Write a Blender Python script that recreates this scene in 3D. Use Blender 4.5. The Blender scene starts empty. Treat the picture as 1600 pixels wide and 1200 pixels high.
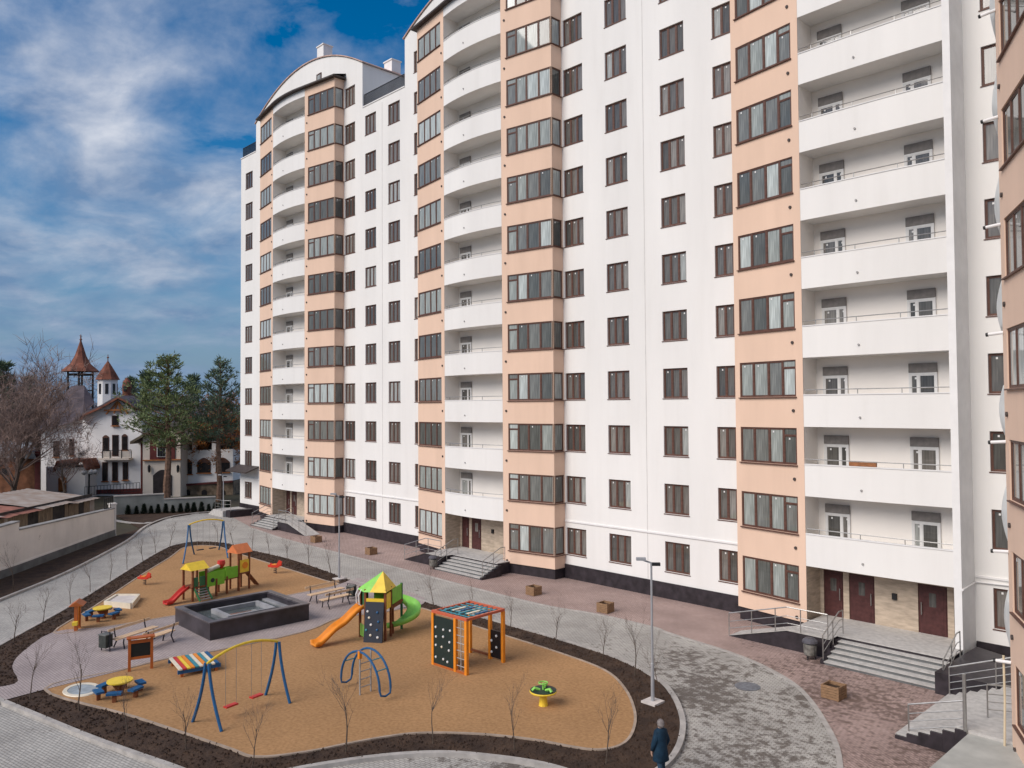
import bpy, bmesh, math, random
from mathutils import Vector, Matrix, noise
random.seed(7)
R = math.radians
sc = bpy.context.scene
COL = sc.collection

# ------------------------------------------------------------------ camera
FPX, YAW, PITCH, ROLL, CD, CH = 1240.3, 0.76267, 0.02844, -0.00638, 34.4815, 10.017
_v = Vector((-math.cos(YAW), math.sin(YAW), 0)); _r = Vector((_v.y, -_v.x, 0)); _u = Vector((0, 0, 1))
FW = _v*math.cos(PITCH)+_u*math.sin(PITCH); _up = -_v*math.sin(PITCH)+_u*math.cos(PITCH)
RT = _r*math.cos(ROLL)+_up*math.sin(ROLL); UP = -_r*math.sin(ROLL)+_up*math.cos(ROLL)
EYE = Vector((0, -CD, CH))
cam = bpy.data.cameras.new('camera'); co = bpy.data.objects.new('camera', cam); COL.objects.link(co)
cam.sensor_width = 36; cam.lens = 36*FPX/1600; cam.clip_end = 6000; cam.clip_start = .1
co.matrix_world = Matrix(((RT.x, UP.x, -FW.x, EYE.x), (RT.y, UP.y, -FW.y, EYE.y), (RT.z, UP.z, -FW.z, EYE.z), (0, 0, 0, 1)))
sc.camera = co

# ------------------------------------------------------------------ light
SUN_AZ, SUN_EL = math.atan2(-.14, -.99), R(39)      # compass of the sun: behind and left of the camera
w = bpy.data.worlds.new('World'); sc.world = w; w.use_nodes = True
nt = w.node_tree; N = nt.nodes; L = nt.links; N.clear()
out = N.new('ShaderNodeOutputWorld'); bg = N.new('ShaderNodeBackground'); bg.inputs[1].default_value = .14
L.new(bg.outputs[0], out.inputs[0])
sky = N.new('ShaderNodeTexSky'); sky.sky_type = 'NISHITA'; sky.sun_disc = False
sky.sun_elevation = SUN_EL; sky.sun_rotation = SUN_AZ; sky.air_density = 1.0; sky.dust_density = .6; sky.ozone_density = 2.0
hs = N.new('ShaderNodeHueSaturation'); hs.inputs['Saturation'].default_value = 1.6; hs.inputs['Value'].default_value = .43
L.new(sky.outputs[0], hs.inputs['Color'])
tc = N.new('ShaderNodeTexCoord'); sx = N.new('ShaderNodeSeparateXYZ'); L.new(tc.outputs['Generated'], sx.inputs[0])
def wmath(op, a, b=None, c=None):
    n = N.new('ShaderNodeMath'); n.operation = op
    for i, q in enumerate((a, b, c)):
        if q is None: continue
        if isinstance(q, (int, float)): n.inputs[i].default_value = q
        else: L.new(q, n.inputs[i])
    return n.outputs[0]
zc = wmath('ADD', wmath('MAXIMUM', sx.outputs[2], 0.0), .16)
cx_ = wmath('DIVIDE', sx.outputs[0], zc); cy_ = wmath('DIVIDE', sx.outputs[1], zc)
cv = N.new('ShaderNodeCombineXYZ'); L.new(cx_, cv.inputs[0]); L.new(cy_, cv.inputs[1]); cv.inputs[2].default_value = 3.7
def wnoise(scale, detail, rough, dist, off=(0, 0, 0)):
    m = N.new('ShaderNodeMapping'); L.new(cv.outputs[0], m.inputs[0]); m.inputs['Location'].default_value = off
    m.inputs['Rotation'].default_value = (0, 0, R(25)); m.inputs['Scale'].default_value = (1, 1.35, 1)
    n = N.new('ShaderNodeTexNoise'); L.new(m.outputs[0], n.inputs['Vector'])
    n.inputs['Scale'].default_value = scale; n.inputs['Detail'].default_value = detail
    n.inputs['Roughness'].default_value = rough; n.inputs['Distortion'].default_value = dist
    return n.outputs[0]
n1 = wnoise(.55, 2.0, .5, .2, (4.1, 2.6, 0)); n2 = wnoise(2.0, 8.0, .58, .35, (.3, 1.2, 0)); n3 = wnoise(3.2, 6, .55, .2, (7, 3, 2))
cov = wmath('ADD', wmath('MULTIPLY', n1, .9), wmath('MULTIPLY', n2, .75))
def wramp(fac, stops):
    r = N.new('ShaderNodeValToRGB'); L.new(fac, r.inputs[0]); e = r.color_ramp.elements
    while len(e) < len(stops): e.new(.5)
    for q, (p, c) in zip(e, stops): q.position = p; q.color = c if len(c) == 4 else (*c, 1)
    return r.outputs[0]
cmask = wramp(cov, [(.68, (0, 0, 0)), (.92, (.94, .94, .94))])
cshade = wramp(n3, [(.34, (.80, 1.2, 1.95)), (.66, (3.2, 3.3, 3.6))])
mx = N.new('ShaderNodeMix'); mx.data_type = 'RGBA'
L.new(cmask, mx.inputs[0]); L.new(hs.outputs[0], mx.inputs[6]); L.new(cshade, mx.inputs[7])
lowf = wramp(sx.outputs[2], [(0.0, (.93, .93, .93)), (.34, (0, 0, 0))])          # grey-blue cloud bank all round the horizon
mh = N.new('ShaderNodeMix'); mh.data_type = 'RGBA'; L.new(lowf, mh.inputs[0]); L.new(mx.outputs[2], mh.inputs[6]); mh.inputs[7].default_value = (.62, 1.08, 1.78, 1)
L.new(mh.outputs[2], bg.inputs[0])
sd = Vector((math.sin(SUN_AZ)*math.cos(SUN_EL), math.cos(SUN_AZ)*math.cos(SUN_EL), math.sin(SUN_EL)))
sl = bpy.data.lights.new('sun', 'SUN'); sl.energy = 1.9; sl.angle = R(42); sl.color = (1, .92, .84)
so = bpy.data.objects.new('sun', sl); COL.objects.link(so); so.rotation_euler = sd.to_track_quat('Z', 'Y').to_euler(); so.location = (0, -60, 60)
sc.view_settings.view_transform = 'Standard'; sc.view_settings.look = 'None'; sc.view_settings.exposure = 0.75; sc.view_settings.gamma = 1

# ------------------------------------------------------------------ survey helpers (photo measurements -> metres on the real ground)
def ray(px, py): return FW+RT*((px-800)/FPX)+UP*((600-py)/FPX)
def G(px, py, z=0.0):
    d = ray(px, py); return EYE+d*((z-CH)/d.z)
def PD(px, py, D): return EYE+ray(px, py)*D

# ------------------------------------------------------------------ materials
MATS = {}
def mat(name, col, rough=.8, var=.12, scale=3.0, bump=0.0, bscale=40.0, metal=0.0, col2=None, detail=4, spec=.3, stretch=None, streak=0.0, macro=0.0):
    if name in MATS: return MATS[name]
    m = bpy.data.materials.new(name); m.use_nodes = True; t = m.node_tree; b = t.nodes['Principled BSDF']
    b.inputs['Roughness'].default_value = rough; b.inputs['Metallic'].default_value = metal; b.inputs['Specular IOR Level'].default_value = spec
    c = t.nodes.new('ShaderNodeTexCoord'); n = t.nodes.new('ShaderNodeTexNoise')
    src = c.outputs['Object']
    if stretch:
        mp = t.nodes.new('ShaderNodeMapping'); mp.inputs['Scale'].default_value = stretch; t.links.new(src, mp.inputs[0]); src = mp.outputs[0]
    t.links.new(src, n.inputs['Vector']); n.inputs['Scale'].default_value = scale; n.inputs['Detail'].default_value = detail
    r = t.nodes.new('ShaderNodeValToRGB'); t.links.new(n.outputs[0], r.inputs[0])
    c2 = col2 or tuple(x*(1-2*var) for x in col); c1 = col if col2 else tuple(min(1, x*(1+var)) for x in col)
    r.color_ramp.elements[0].position = .3; r.color_ramp.elements[1].position = .7
    r.color_ramp.elements[0].color = (*c2, 1); r.color_ramp.elements[1].color = (*c1, 1)
    cur = r.outputs[0]
    for amt, sc_, mpscale, lo, hi in ((streak, 1.0, (1.7, 1.7, .16), .48, .78), (macro, .32, (1, 1, 1), .35, .7)):
        if not amt: continue                      # rain streaks / worn, damp patches of the surface itself
        q = t.nodes.new('ShaderNodeMapping'); q.inputs['Scale'].default_value = mpscale; t.links.new(c.outputs['Object'], q.inputs[0])
        n3_ = t.nodes.new('ShaderNodeTexNoise'); n3_.inputs['Scale'].default_value = sc_; n3_.inputs['Detail'].default_value = 7; n3_.inputs['Roughness'].default_value = .6; t.links.new(q.outputs[0], n3_.inputs['Vector'])
        r3 = t.nodes.new('ShaderNodeValToRGB'); t.links.new(n3_.outputs[0], r3.inputs[0]); r3.color_ramp.elements[0].position = lo; r3.color_ramp.elements[1].position = hi
        r3.color_ramp.elements[0].color = (1, 1, 1, 1); r3.color_ramp.elements[1].color = (1-amt, 1-amt*1.05, 1-amt*1.15, 1)
        mx_ = t.nodes.new('ShaderNodeMix'); mx_.data_type = 'RGBA'; mx_.blend_type = 'MULTIPLY'; mx_.inputs[0].default_value = 1; t.links.new(cur, mx_.inputs[6]); t.links.new(r3.outputs[0], mx_.inputs[7]); cur = mx_.outputs[2]
    t.links.new(cur, b.inputs['Base Color'])
    if bump:
        n2 = t.nodes.new('ShaderNodeTexNoise'); t.links.new(c.outputs['Object'], n2.inputs['Vector']); n2.inputs['Scale'].default_value = bscale; n2.inputs['Detail'].default_value = 5
        bp = t.nodes.new('ShaderNodeBump'); bp.inputs['Strength'].default_value = min(1, bump); bp.inputs['Distance'].default_value = .02*max(1, bump)
        t.links.new(n2.outputs[0], bp.inputs['Height']); t.links.new(bp.outputs[0], b.inputs['Normal'])
    MATS[name] = m; return m
def pavers(name, c1, c2, mortar, bw, rh, rot, stain=None, sscale=.25, slo=.48, shi=.62, fleck=None):
    m = bpy.data.materials.new(name); m.use_nodes = True; t = m.node_tree; b = t.nodes['Principled BSDF']; b.inputs['Roughness'].default_value = .75
    nn = t.nodes.new; ln = t.links.new
    c = nn('ShaderNodeTexCoord'); mp = nn('ShaderNodeMapping'); mp.inputs['Rotation'].default_value = (0, 0, rot); ln(c.outputs['Object'], mp.inputs[0])
    br = nn('ShaderNodeTexBrick'); ln(mp.outputs[0], br.inputs['Vector']); br.inputs['Scale'].default_value = 1
    br.inputs['Brick Width'].default_value = bw; br.inputs['Row Height'].default_value = rh; br.inputs['Mortar Size'].default_value = .012
    br.inputs['Color1'].default_value = (*c1, 1); br.inputs['Color2'].default_value = (*c2, 1); br.inputs['Mortar'].default_value = (*mortar, 1)
    n = nn('ShaderNodeTexNoise'); n.inputs['Scale'].default_value = .5; n.inputs['Detail'].default_value = 6; ln(c.outputs['Object'], n.inputs['Vector'])
    r = nn('ShaderNodeValToRGB'); ln(n.outputs[0], r.inputs[0]); r.color_ramp.elements[0].position = .3; r.color_ramp.elements[1].position = .7
    r.color_ramp.elements[0].color = (.78, .77, .76, 1); r.color_ramp.elements[1].color = (1.08, 1.08, 1.07, 1)
    mu = nn('ShaderNodeMix'); mu.data_type = 'RGBA'; mu.blend_type = 'MULTIPLY'; mu.inputs[0].default_value = 1
    ln(br.outputs['Color'], mu.inputs[6]); ln(r.outputs[0], mu.inputs[7]); cur = mu.outputs[2]
    if stain:
        s = nn('ShaderNodeTexNoise'); s.inputs['Scale'].default_value = sscale; s.inputs['Detail'].default_value = 8; s.inputs['Roughness'].default_value = .68; ln(c.outputs['Object'], s.inputs['Vector'])
        # patches of damp and dirt keep to the court by the stairs (a real stained area of the paving)
        sp = nn('ShaderNodeVectorMath'); sp.operation = 'DISTANCE'; ln(c.outputs['Object'], sp.inputs[0]); sp.inputs[1].default_value = (-11.5, -12.0, 0)
        mr = nn('ShaderNodeMapRange'); mr.inputs['From Min'].default_value = 7; mr.inputs['From Max'].default_value = 13; mr.inputs['To Min'].default_value = .055; mr.inputs['To Max'].default_value = -.13
        ln(sp.outputs['Value'], mr.inputs[0]); bn = nn('ShaderNodeTexNoise'); bn.inputs['Scale'].default_value = .33; bn.inputs['Detail'].default_value = 3; ln(c.outputs['Object'], bn.inputs['Vector'])
        bm_ = nn('ShaderNodeMath'); bm_.operation = 'MULTIPLY_ADD'; ln(bn.outputs[0], bm_.inputs[0]); bm_.inputs[1].default_value = .5; bm_.inputs[2].default_value = -.25
        a0 = nn('ShaderNodeMath'); ln(bm_.outputs[0], a0.inputs[0]); ln(mr.outputs[0], a0.inputs[1])
        ad = nn('ShaderNodeMath'); ln(s.outputs[0], ad.inputs[0]); ln(a0.outputs[0], ad.inputs[1])
        sr = nn('ShaderNodeValToRGB'); ln(ad.outputs[0], sr.inputs[0]); sr.color_ramp.elements[0].position = slo; sr.color_ramp.elements[1].position = shi
        m2 = nn('ShaderNodeMix'); m2.data_type = 'RGBA'; ln(sr.outputs[0], m2.inputs[0]); ln(cur, m2.inputs[6]); m2.inputs[7].default_value = (*stain, 1)
        m3 = nn('ShaderNodeMix'); m3.data_type = 'RGBA'; m3.blend_type = 'MIX'; m3.inputs[0].default_value = .80; ln(cur, m3.inputs[6]); ln(m2.outputs[2], m3.inputs[7]); cur = m3.outputs[2]
    ln(cur, b.inputs['Base Color'])
    bp = nn('ShaderNodeBump'); bp.inputs['Strength'].default_value = .5; bp.inputs['Distance'].default_value = .01; bp.invert = True
    ln(br.outputs['Fac'], bp.inputs['Height']); ln(bp.outputs[0], b.inputs['Normal'])
    MATS[name] = m; return m
def glass_mat(name, stops, ior=1.9):
    m = bpy.data.materials.new(name); m.use_nodes = True; t = m.node_tree; b = t.nodes['Principled BSDF']
    o = t.nodes.new('ShaderNodeObjectInfo'); r = t.nodes.new('ShaderNodeValToRGB'); r.color_ramp.interpolation = 'CONSTANT'
    t.links.new(o.outputs['Random'], r.inputs[0]); e = r.color_ramp.elements
    while len(e) < len(stops): e.new(.5)
    for q, (p, c) in zip(e, stops): q.position = p; q.color = (*c, 1)
    # curtain folds behind the glass
    c = t.nodes.new('ShaderNodeTexCoord'); mp = t.nodes.new('ShaderNodeMapping'); mp.inputs['Scale'].default_value = (9, 1, .6); t.links.new(c.outputs['Object'], mp.inputs[0])
    n = t.nodes.new('ShaderNodeTexNoise'); n.inputs['Scale'].default_value = 1.3; t.links.new(mp.outputs[0], n.inputs['Vector'])
    rr = t.nodes.new('ShaderNodeMapRange'); rr.inputs[1].default_value = .3; rr.inputs[2].default_value = .7; rr.inputs[3].default_value = .65; rr.inputs[4].default_value = 1.25; t.links.new(n.outputs[0], rr.inputs[0])
    mu = t.nodes.new('ShaderNodeVectorMath'); mu.operation = 'SCALE'; t.links.new(r.outputs[0], mu.inputs[0]); t.links.new(rr.outputs[0], mu.inputs['Scale'])
    t.links.new(mu.outputs[0], b.inputs['Base Color']); b.inputs['Roughness'].default_value = .03; b.inputs['IOR'].default_value = ior
    MATS[name] = m; return m
WHITE = mat('white_plaster', (.815, .795, .765), .9, .03, .35, .25, 60, stretch=(1, 1, .25), streak=.045)
RECESS = mat('recess_plaster', (.90, .85, .79), .9, .03, .5, .2, 60)  # warm plaster, colour lifted to stand in for fill light in the recesses
WHITE2 = mat('white_paint', (.80, .785, .77), .85, .03, 2)
PEACH = mat('peach_plaster', (.78, .56, .425), .9, .03, .7, .25, 60, stretch=(1, 1, .3), streak=.05)
BROWN = mat('brown_frame', (.125, .060, .044), .5, .15, 6)
WFRAME = mat('white_frame', (.75, .74, .72), .5, .04, 4)
PLINTH = mat('black_granite', (.035, .028, .033), .45, .25, 3, spec=.4)
EAVE = mat('eave_metal', (.07, .055, .05), .6, .2, 3)
ROOFM = mat('roof_sheet', (.55, .38, .32), .7, .15, 2)
GRANITE = mat('step_granite', (.50, .48, .455), .75, .1, 5, .2, 120)
STEEL = mat('railing_steel', (.45, .44, .42), .35, .1, 5, metal=.8)
BLACKM = mat('black_metal', (.02, .02, .022), .5, .2, 4)
DOORM = mat('door_red', (.085, .032, .030), .45, .15, 6)
STONEC = mat('beige_cladding', (.50, .405, .31), .7, .14, 2.2, stretch=(1, 1, 4))
GLASS = glass_mat('window_glass', [(0, (.085, .082, .075)), (.25, (.125, .117, .105)), (.55, (.17, .156, .14)), (.78, (.235, .22, .198)), (.94, (.34, .35, .33))], 1.68)
GLASSF = glass_mat('bay_glass', [(0, (.115, .12, .11)), (.26, (.19, .195, .18)), (.52, (.32, .345, .32)), (.8, (.48, .52, .495))], 1.62)
SOIL = mat('soil', (.075, .045, .029), .95, .3, 1.6, 3.0, 9, col2=(.034, .020, .014), detail=8)
SAND = mat('playground_sand', (.50, .285, .13), .95, .1, 9, .9, 55, col2=(.36, .195, .085), detail=12, macro=.16)
KERB = mat('kerb_concrete', (.42, .39, .36), .85, .12, 3, .2, 60)
KERBT = mat('kerb_edging', (.40, .31, .24), .85, .12, 3, .2, 60)
PATH = pavers('path_pavers', (.455, .38, .365), (.39, .325, .315), (.25, .21, .20), .2, .1, R(-3))
ROAD = pavers('road_pavers', (.50, .475, .435), (.41, .39, .36), (.23, .215, .195), .2, .1, R(-12), stain=(.07, .05, .038), sscale=2.8, slo=.51, shi=.62)
PINK = pavers('pavement_pavers', (.46, .335, .30), (.385, .275, .245), (.23, .165, .145), .2, .1, R(33), stain=(.10, .062, .048), sscale=4.5, slo=.52, shi=.64)
GROUNDM = mat('ground_earth', (.075, .07, .04), .95, .3, .15, 1, 4, col2=(.05, .04, .028))
BARK = mat('bark', (.115, .085, .065), .9, .25, 8)
BARKP = mat('pine_bark', (.21, .125, .085), .9, .25, 4)
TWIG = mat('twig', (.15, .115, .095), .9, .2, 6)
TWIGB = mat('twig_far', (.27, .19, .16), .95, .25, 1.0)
PINE = mat('pine_needles', (.22, .26, .11), .8, .3, 1.0, col2=(.085, .125, .05))
PINE2 = mat('pine_needles_blue', (.16, .21, .13), .8, .3, 1.0, col2=(.07, .11, .07))
LEAFO = mat('orange_leaves', (.42, .16, .035), .8, .2, 1.5, col2=(.20, .075, .025))
SHRUB = mat('dark_conifer', (.02, .035, .022), .85, .3, 6)
def paint(n, c): return mat('paint_'+n, c, .45, .06, 4, spec=.4)
BLUE = paint('blue', (.015, .10, .24)); YEL = paint('yellow', (.86, .60, .05)); ORA = paint('orange', (.82, .27, .02)); RED = paint('red', (.60, .04, .03))
GRN = paint('green', (.20, .52, .035)); LGRN = paint('light_green', (.28, .66, .11)); DGRN = paint('dark_green', (.03, .15, .06)); WOODO = paint('orange_wood', (.46, .12, .025))
NAVY = paint('navy_panel', (.03, .036, .05)); DPAN = paint('dark_panel', (.015, .03, .028)); TEAL = paint('teal', (.05, .26, .32)); CREAM = paint('cream', (.78, .7, .55))
WOOD = mat('bench_wood', (.74, .52, .33), .7, .12, 3, stretch=(1, 8, 8)); WOODB = mat('brown_wood', (.22, .075, .03), .7, .2, 4)
GREYC = mat('grey_concrete', (.30, .29, .28), .9, .12, 1.2, .3, 30); DGREYC = mat('foundation_grey', (.15, .155, .155), .9, .15, 1.2)
CREAMW = mat('cream_wall', (.77, .715, .66), .9, .06, .5, .2, 40, streak=.08)
PLANTW = mat('planter_wood', (.30, .18, .10), .85, .2, 5, stretch=(1, 1, 6))

# ------------------------------------------------------------------ mesh builder
class MB:
    def __init__(s): s.v = []; s.f = []; s.m = []
    def add(s, vs, fs, m=0):
        o = len(s.v); s.v += [tuple(x) for x in vs]; s.f += [tuple(i+o for i in f) for f in fs]; s.m += [m]*len(fs); return s
    def quad(s, a, b, c, d, m=0): return s.add((a, b, c, d), ((0, 1, 2, 3),), m)
    def box(s, x0, x1, y0, y1, z0, z1, m=0):
        return s.add([(x, y, z) for z in (z0, z1) for y in (y0, y1) for x in (x0, x1)],
                     [(0, 2, 3, 1), (4, 5, 7, 6), (0, 1, 5, 4), (2, 6, 7, 3), (0, 4, 6, 2), (1, 3, 7, 5)], m)
    def obox(s, c, ax, ay, az, m=0):   # centre + half axes
        c, ax, ay, az = Vector(c), Vector(ax), Vector(ay), Vector(az)
        return s.add([c+ax*i+ay*j+az*k for k in (-1, 1) for j in (-1, 1) for i in (-1, 1)],
                     [(0, 2, 3, 1), (4, 5, 7, 6), (0, 1, 5, 4), (2, 6, 7, 3), (0, 4, 6, 2), (1, 3, 7, 5)], m)
    def bar(s, a, b, wd, ht, m=0, up=(0, 0, 1)):
        a, b = Vector(a), Vector(b); d = b-a; l = d.length; d.normalize(); u = Vector(up)
        if abs(d.dot(u)) > .98: u = Vector((1, 0, 0))
        sd_ = d.cross(u).normalized(); u2 = sd_.cross(d)
        return s.obox((a+b)/2, d*l/2, sd_*wd/2, u2*ht/2, m)
    def tube(s, pts, rad, n=6, m=0, cap=True):
        pts = [Vector(p) for p in pts]; k = len(pts); rad = [rad]*k if isinstance(rad, (int, float)) else rad
        vs = []; prev = None
        for i, p in enumerate(pts):
            d = (pts[min(i+1, k-1)]-pts[max(i-1, 0)]).normalized()
            if prev is None:
                a = d.cross(Vector((0, 0, 1)))
                if a.length < .05: a = d.cross(Vector((1, 0, 0)))
            else: a = prev-d*prev.dot(d)
            a.normalize(); prev = a; b = d.cross(a)
            vs += [p+(a*math.cos(2*math.pi*j/n)+b*math.sin(2*math.pi*j/n))*rad[i] for j in range(n)]
        fs = [(i*n+j, i*n+(j+1) % n, (i+1)*n+(j+1) % n, (i+1)*n+j) for i in range(k-1) for j in range(n)]
        if cap: fs += [tuple(range(n))[::-1], tuple((k-1)*n+j for j in range(n))]
        return s.add(vs, fs, m)
    def lathe(s, prof, n=12, c=(0, 0, 0), m=0, sx=1, sy=1):
        vs = [(c[0]+r*sx*math.cos(2*math.pi*j/n), c[1]+r*sy*math.sin(2*math.pi*j/n), c[2]+z) for r, z in prof for j in range(n)]
        k = len(prof); fs = [(i*n+j, i*n+(j+1) % n, (i+1)*n+(j+1) % n, (i+1)*n+j) for i in range(k-1) for j in range(n)]
        fs += [tuple(range(n))[::-1], tuple((k-1)*n+j for j in range(n))]
        return s.add(vs, fs, m)
    def prism(s, pts, d, m=0):          # planar outline pts (3D) pushed along vector d
        pts = [Vector(p) for p in pts]; d = Vector(d); n = len(pts)
        return s.add(pts+[p+d for p in pts], [tuple(range(n))[::-1], tuple(range(n, 2*n))]+[(i, (i+1) % n, (i+1) % n+n, i+n) for i in range(n)], m)
    def mesh(s, name, mats, smooth=False):
        me = bpy.data.meshes.new(name); me.from_pydata(s.v, [], s.f)
        for q in (mats if isinstance(mats, (list, tuple)) else [mats]): me.materials.append(q)
        me.polygons.foreach_set('material_index', s.m)
        if smooth: me.polygons.foreach_set('use_smooth', [True]*len(s.f))
        bm = bmesh.new(); bm.from_mesh(me); bmesh.ops.recalc_face_normals(bm, faces=bm.faces); bm.to_mesh(me); bm.free()
        me.update(); return me
    def build(s, name, mats, parent=None, smooth=False):
        return place(name, s.mesh(name, mats, smooth), parent)
def place(name, me, parent=None, loc=None, rz=0):
    o = bpy.data.objects.new(name, me); COL.objects.link(o)
    if parent: o.parent = parent
    if loc is not None: o.location = loc
    if rz: o.rotation_euler[2] = rz
    return o
def tag(o, label=None, cat=None, group=None, kind=None):
    for k, q in (('label', label), ('category', cat), ('group', group), ('kind', kind)):
        if q: o[k] = q
    return o
def thing(name, label, cat, loc=(0, 0, 0), rz=0, group=None):
    return tag(place(name, None, None, loc, rz), label, cat, group)
def struct(o): o['kind'] = 'structure'; return o
def copy_tree(o, parent=None):
    c = o.copy(); COL.objects.link(c); c.parent = parent
    for ch in o.children: copy_tree(ch, c)
    return c
def smooth_pts(pts, n=6, closed=True):
    k = len(pts); o = []
    for i in range(k if closed else k-1):
        p0, p1, p2, p3 = (pts[(i+j) % k] if closed else pts[min(max(i+j, 0), k-1)] for j in (-1, 0, 1, 2))
        for q in range(n):
            t = q/n; o.append(tuple(.5*((2*b)+(c-a)*t+(2*a-5*b+4*c-d)*t*t+(3*b-a-3*c+d)*t**3) for a, b, c, d in zip(p0[:2], p1[:2], p2[:2], p3[:2])))
    if not closed: o.append(tuple(pts[-1][:2]))
    return o
def sheet(name, pts, z, m, depth=0.0, parent=None):
    bm = bmesh.new(); vs = [bm.verts.new((x, y, z)) for x, y in pts]; f = bm.faces.new(vs)
    if f.normal.z < 0 or sum(a[0]*b[1]-b[0]*a[1] for a, b in zip(pts, pts[1:]+pts[:1])) < 0: f.normal_flip()
    bm.normal_update()
    if depth:
        lo = [bm.verts.new((x, y, z-depth)) for x, y in pts]
        for i in range(len(pts)): bm.faces.new((vs[i], vs[(i+1) % len(pts)], lo[(i+1) % len(pts)], lo[i]))
    bmesh.ops.triangulate(bm, faces=[g for g in bm.faces if len(g.verts) > 4], ngon_method='EAR_CLIP')
    bmesh.ops.recalc_face_normals(bm, faces=bm.faces)
    me = bpy.data.meshes.new(name); bm.to_mesh(me); bm.free(); me.materials.append(m)
    for p in me.polygons:
        if abs(p.normal.z) > .9 and p.normal.z < 0: p.flip()
    return struct(place(name, me, parent))
def ribbon(name, pts, wd, z0, z1, m, closed=False, parent=None):
    b = MB(); n = len(pts); P = [Vector((*p, 0)) for p in pts]; vs = []
    for i in range(n):
        d = (P[(i+1) % n]-P[i-1]) if closed else (P[min(i+1, n-1)]-P[max(i-1, 0)])
        d.normalize(); s_ = Vector((d.y, -d.x, 0))*wd/2
        vs += [P[i]-s_+Vector((0, 0, z0)), P[i]-s_+Vector((0, 0, z1)), P[i]+s_+Vector((0, 0, z1)), P[i]+s_+Vector((0, 0, z0))]
    fs = []
    for i in range(n if closed else n-1):
        a, c = 4*i, 4*((i+1) % n)
        fs += [(a, c, c+1, a+1), (a+1, c+1, c+2, a+2), (a+2, c+2, c+3, a+3)]
    b.add(vs, fs); return struct(b.build(name, m, parent))
def g2(lst, z=0.0): return [tuple(G(x, y, z)[:2]) for x, y in lst]

# ================================================================== GROUND
b = MB(); b.quad((-1500, -1500, -.02), (1500, -1500, -.02), (1500, 1500, -.02), (-1500, 1500, -.02)); struct(b.build('ground', GROUNDM))
outer = smooth_pts(g2([(-60, 1045), (0, 1011), (115, 946), (224, 878), (262, 857), (280, 852), (300, 848.5), (330, 848), (359, 851), (384, 859), (450, 874), (505, 892), (552, 909),
    (670, 944), (790, 978), (892, 1007.5), (970, 1034), (1029, 1066), (1052, 1091), (1064, 1118), (1067, 1142), (1060, 1172), (1040, 1199), (1000, 1222), (940, 1224), (848, 1199), (760, 1186), (687, 1181),
    (600, 1186), (500, 1200), (400, 1218), (320, 1219), (262, 1200), (140, 1156), (0, 1098), (-60, 1077)]), 5)
sandA = smooth_pts(g2([(84, 992), (147, 951), (224, 899), (266, 873), (283, 860), (299, 855.5), (321, 854.5), (345, 857), (362, 864), (422, 883), (505, 909), (527, 917), (458, 932), (365, 949), (273, 965.5), (154, 985)]), 4)
sandB = smooth_pts(g2([(70, 1081), (196, 1049.5), (266, 1032), (340, 1020), (477, 990), (532, 968), (601, 959.5), (652, 953), (687, 963), (740, 981), (790, 997), (877, 1025), (944, 1051), (976, 1080), (992, 1118), (988, 1150),
    (970, 1169.5), (935, 1177), (892, 1172), (833, 1161), (746, 1152), (658, 1150.5), (600, 1157), (540, 1168), (480, 1180), (400, 1188), (350, 1172), (210, 1125)]), 5)
path_px = [(35, 1023), (84, 991), (154, 984), (273, 964.5), (365, 948), (458, 931), (527, 917), (560, 906), (606, 918), (662, 937), (655, 950), (629, 953), (601, 960.5), (532, 969), (477, 991), (340, 1021), (266, 1033), (196, 1050.5), (70, 1082), (0, 1101), (-60, 1118), (-60, 1086), (0, 1078), (28, 1069), (19, 1046)]
pathp = smooth_pts(g2(path_px), 3)
kerb_line = [(396, 826), (440, 841), (500, 857), (600, 882), (717, 913), (845, 945), (921, 958), (965, 967), (1023, 981), (1040, 988), (1075, 999), (1138, 1019), (1190, 1040), (1239, 1068), (1267, 1096), (1288, 1128), (1306, 1163), (1313, 1200), (1316, 1260), (1310, 1330)]
road_out = g2([(-80, 973), (0, 939), (105, 895.5), (196, 848), (227, 824), (262, 810), (304, 803), (350, 800), (385, 800)])
sheet('road', [(-100, -50), (10, -50), (10, 1.5), (-90, 1.5)][0:0]+[(-46, -52), (8, -52), (8, .5), (-74, .5), (-80, -1)]+[p for p in reversed(road_out)], .004, ROAD)
pink = smooth_pts(g2(kerb_line), 4, False)
sheet('pavement', pink+[(2, -24), (2, .4), (-74, .4), (-73, -2)], .008, PINK)
ribbon('pavement_kerb', pink, .16, 0, .03, KERB)
sheet('planting_bed_soil', outer, .085, SOIL, .085)
ribbon('planting_bed_kerb', outer, .18, 0, .125, KERB, True)
sheet('playground_sand', sandA, .10, SAND); sheet('playground_sand', sandB, .10, SAND)
ribbon('sand_edging', sandA, .09, .02, .125, KERBT, True); ribbon('sand_edging', sandB, .09, .02, .125, KERBT, True)
sheet('path', pathp, .112, PATH)
strip = [tuple(p) for p in road_out]+g2([(385, 795), (230, 790), (170, 800)])+[(-69.5, -11), (-56, -25), (-50, -31)]
sheet('verge_soil', strip, .06, SOIL, .06)
ribbon('road_kerb', smooth_pts(road_out, 4, False), .18, 0, .12, KERB)
ribbon('verge_path', smooth_pts(g2([(150, 808), (190, 816), (222, 819), (234, 817)]), 3, False), .5, .02, .075, KERB)
MH = mat('manhole_iron', (.16, .17, .19), .5, .2, 8)
b = MB(); g = G(1168, 1073); b.lathe([(.45, .008), (.45, .02), (.0, .02)], 16, (g.x, g.y, 0)); tag(b.build('manhole_cover', MH), 'grey round manhole cover set in the stained cobbled court', 'manhole')
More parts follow.
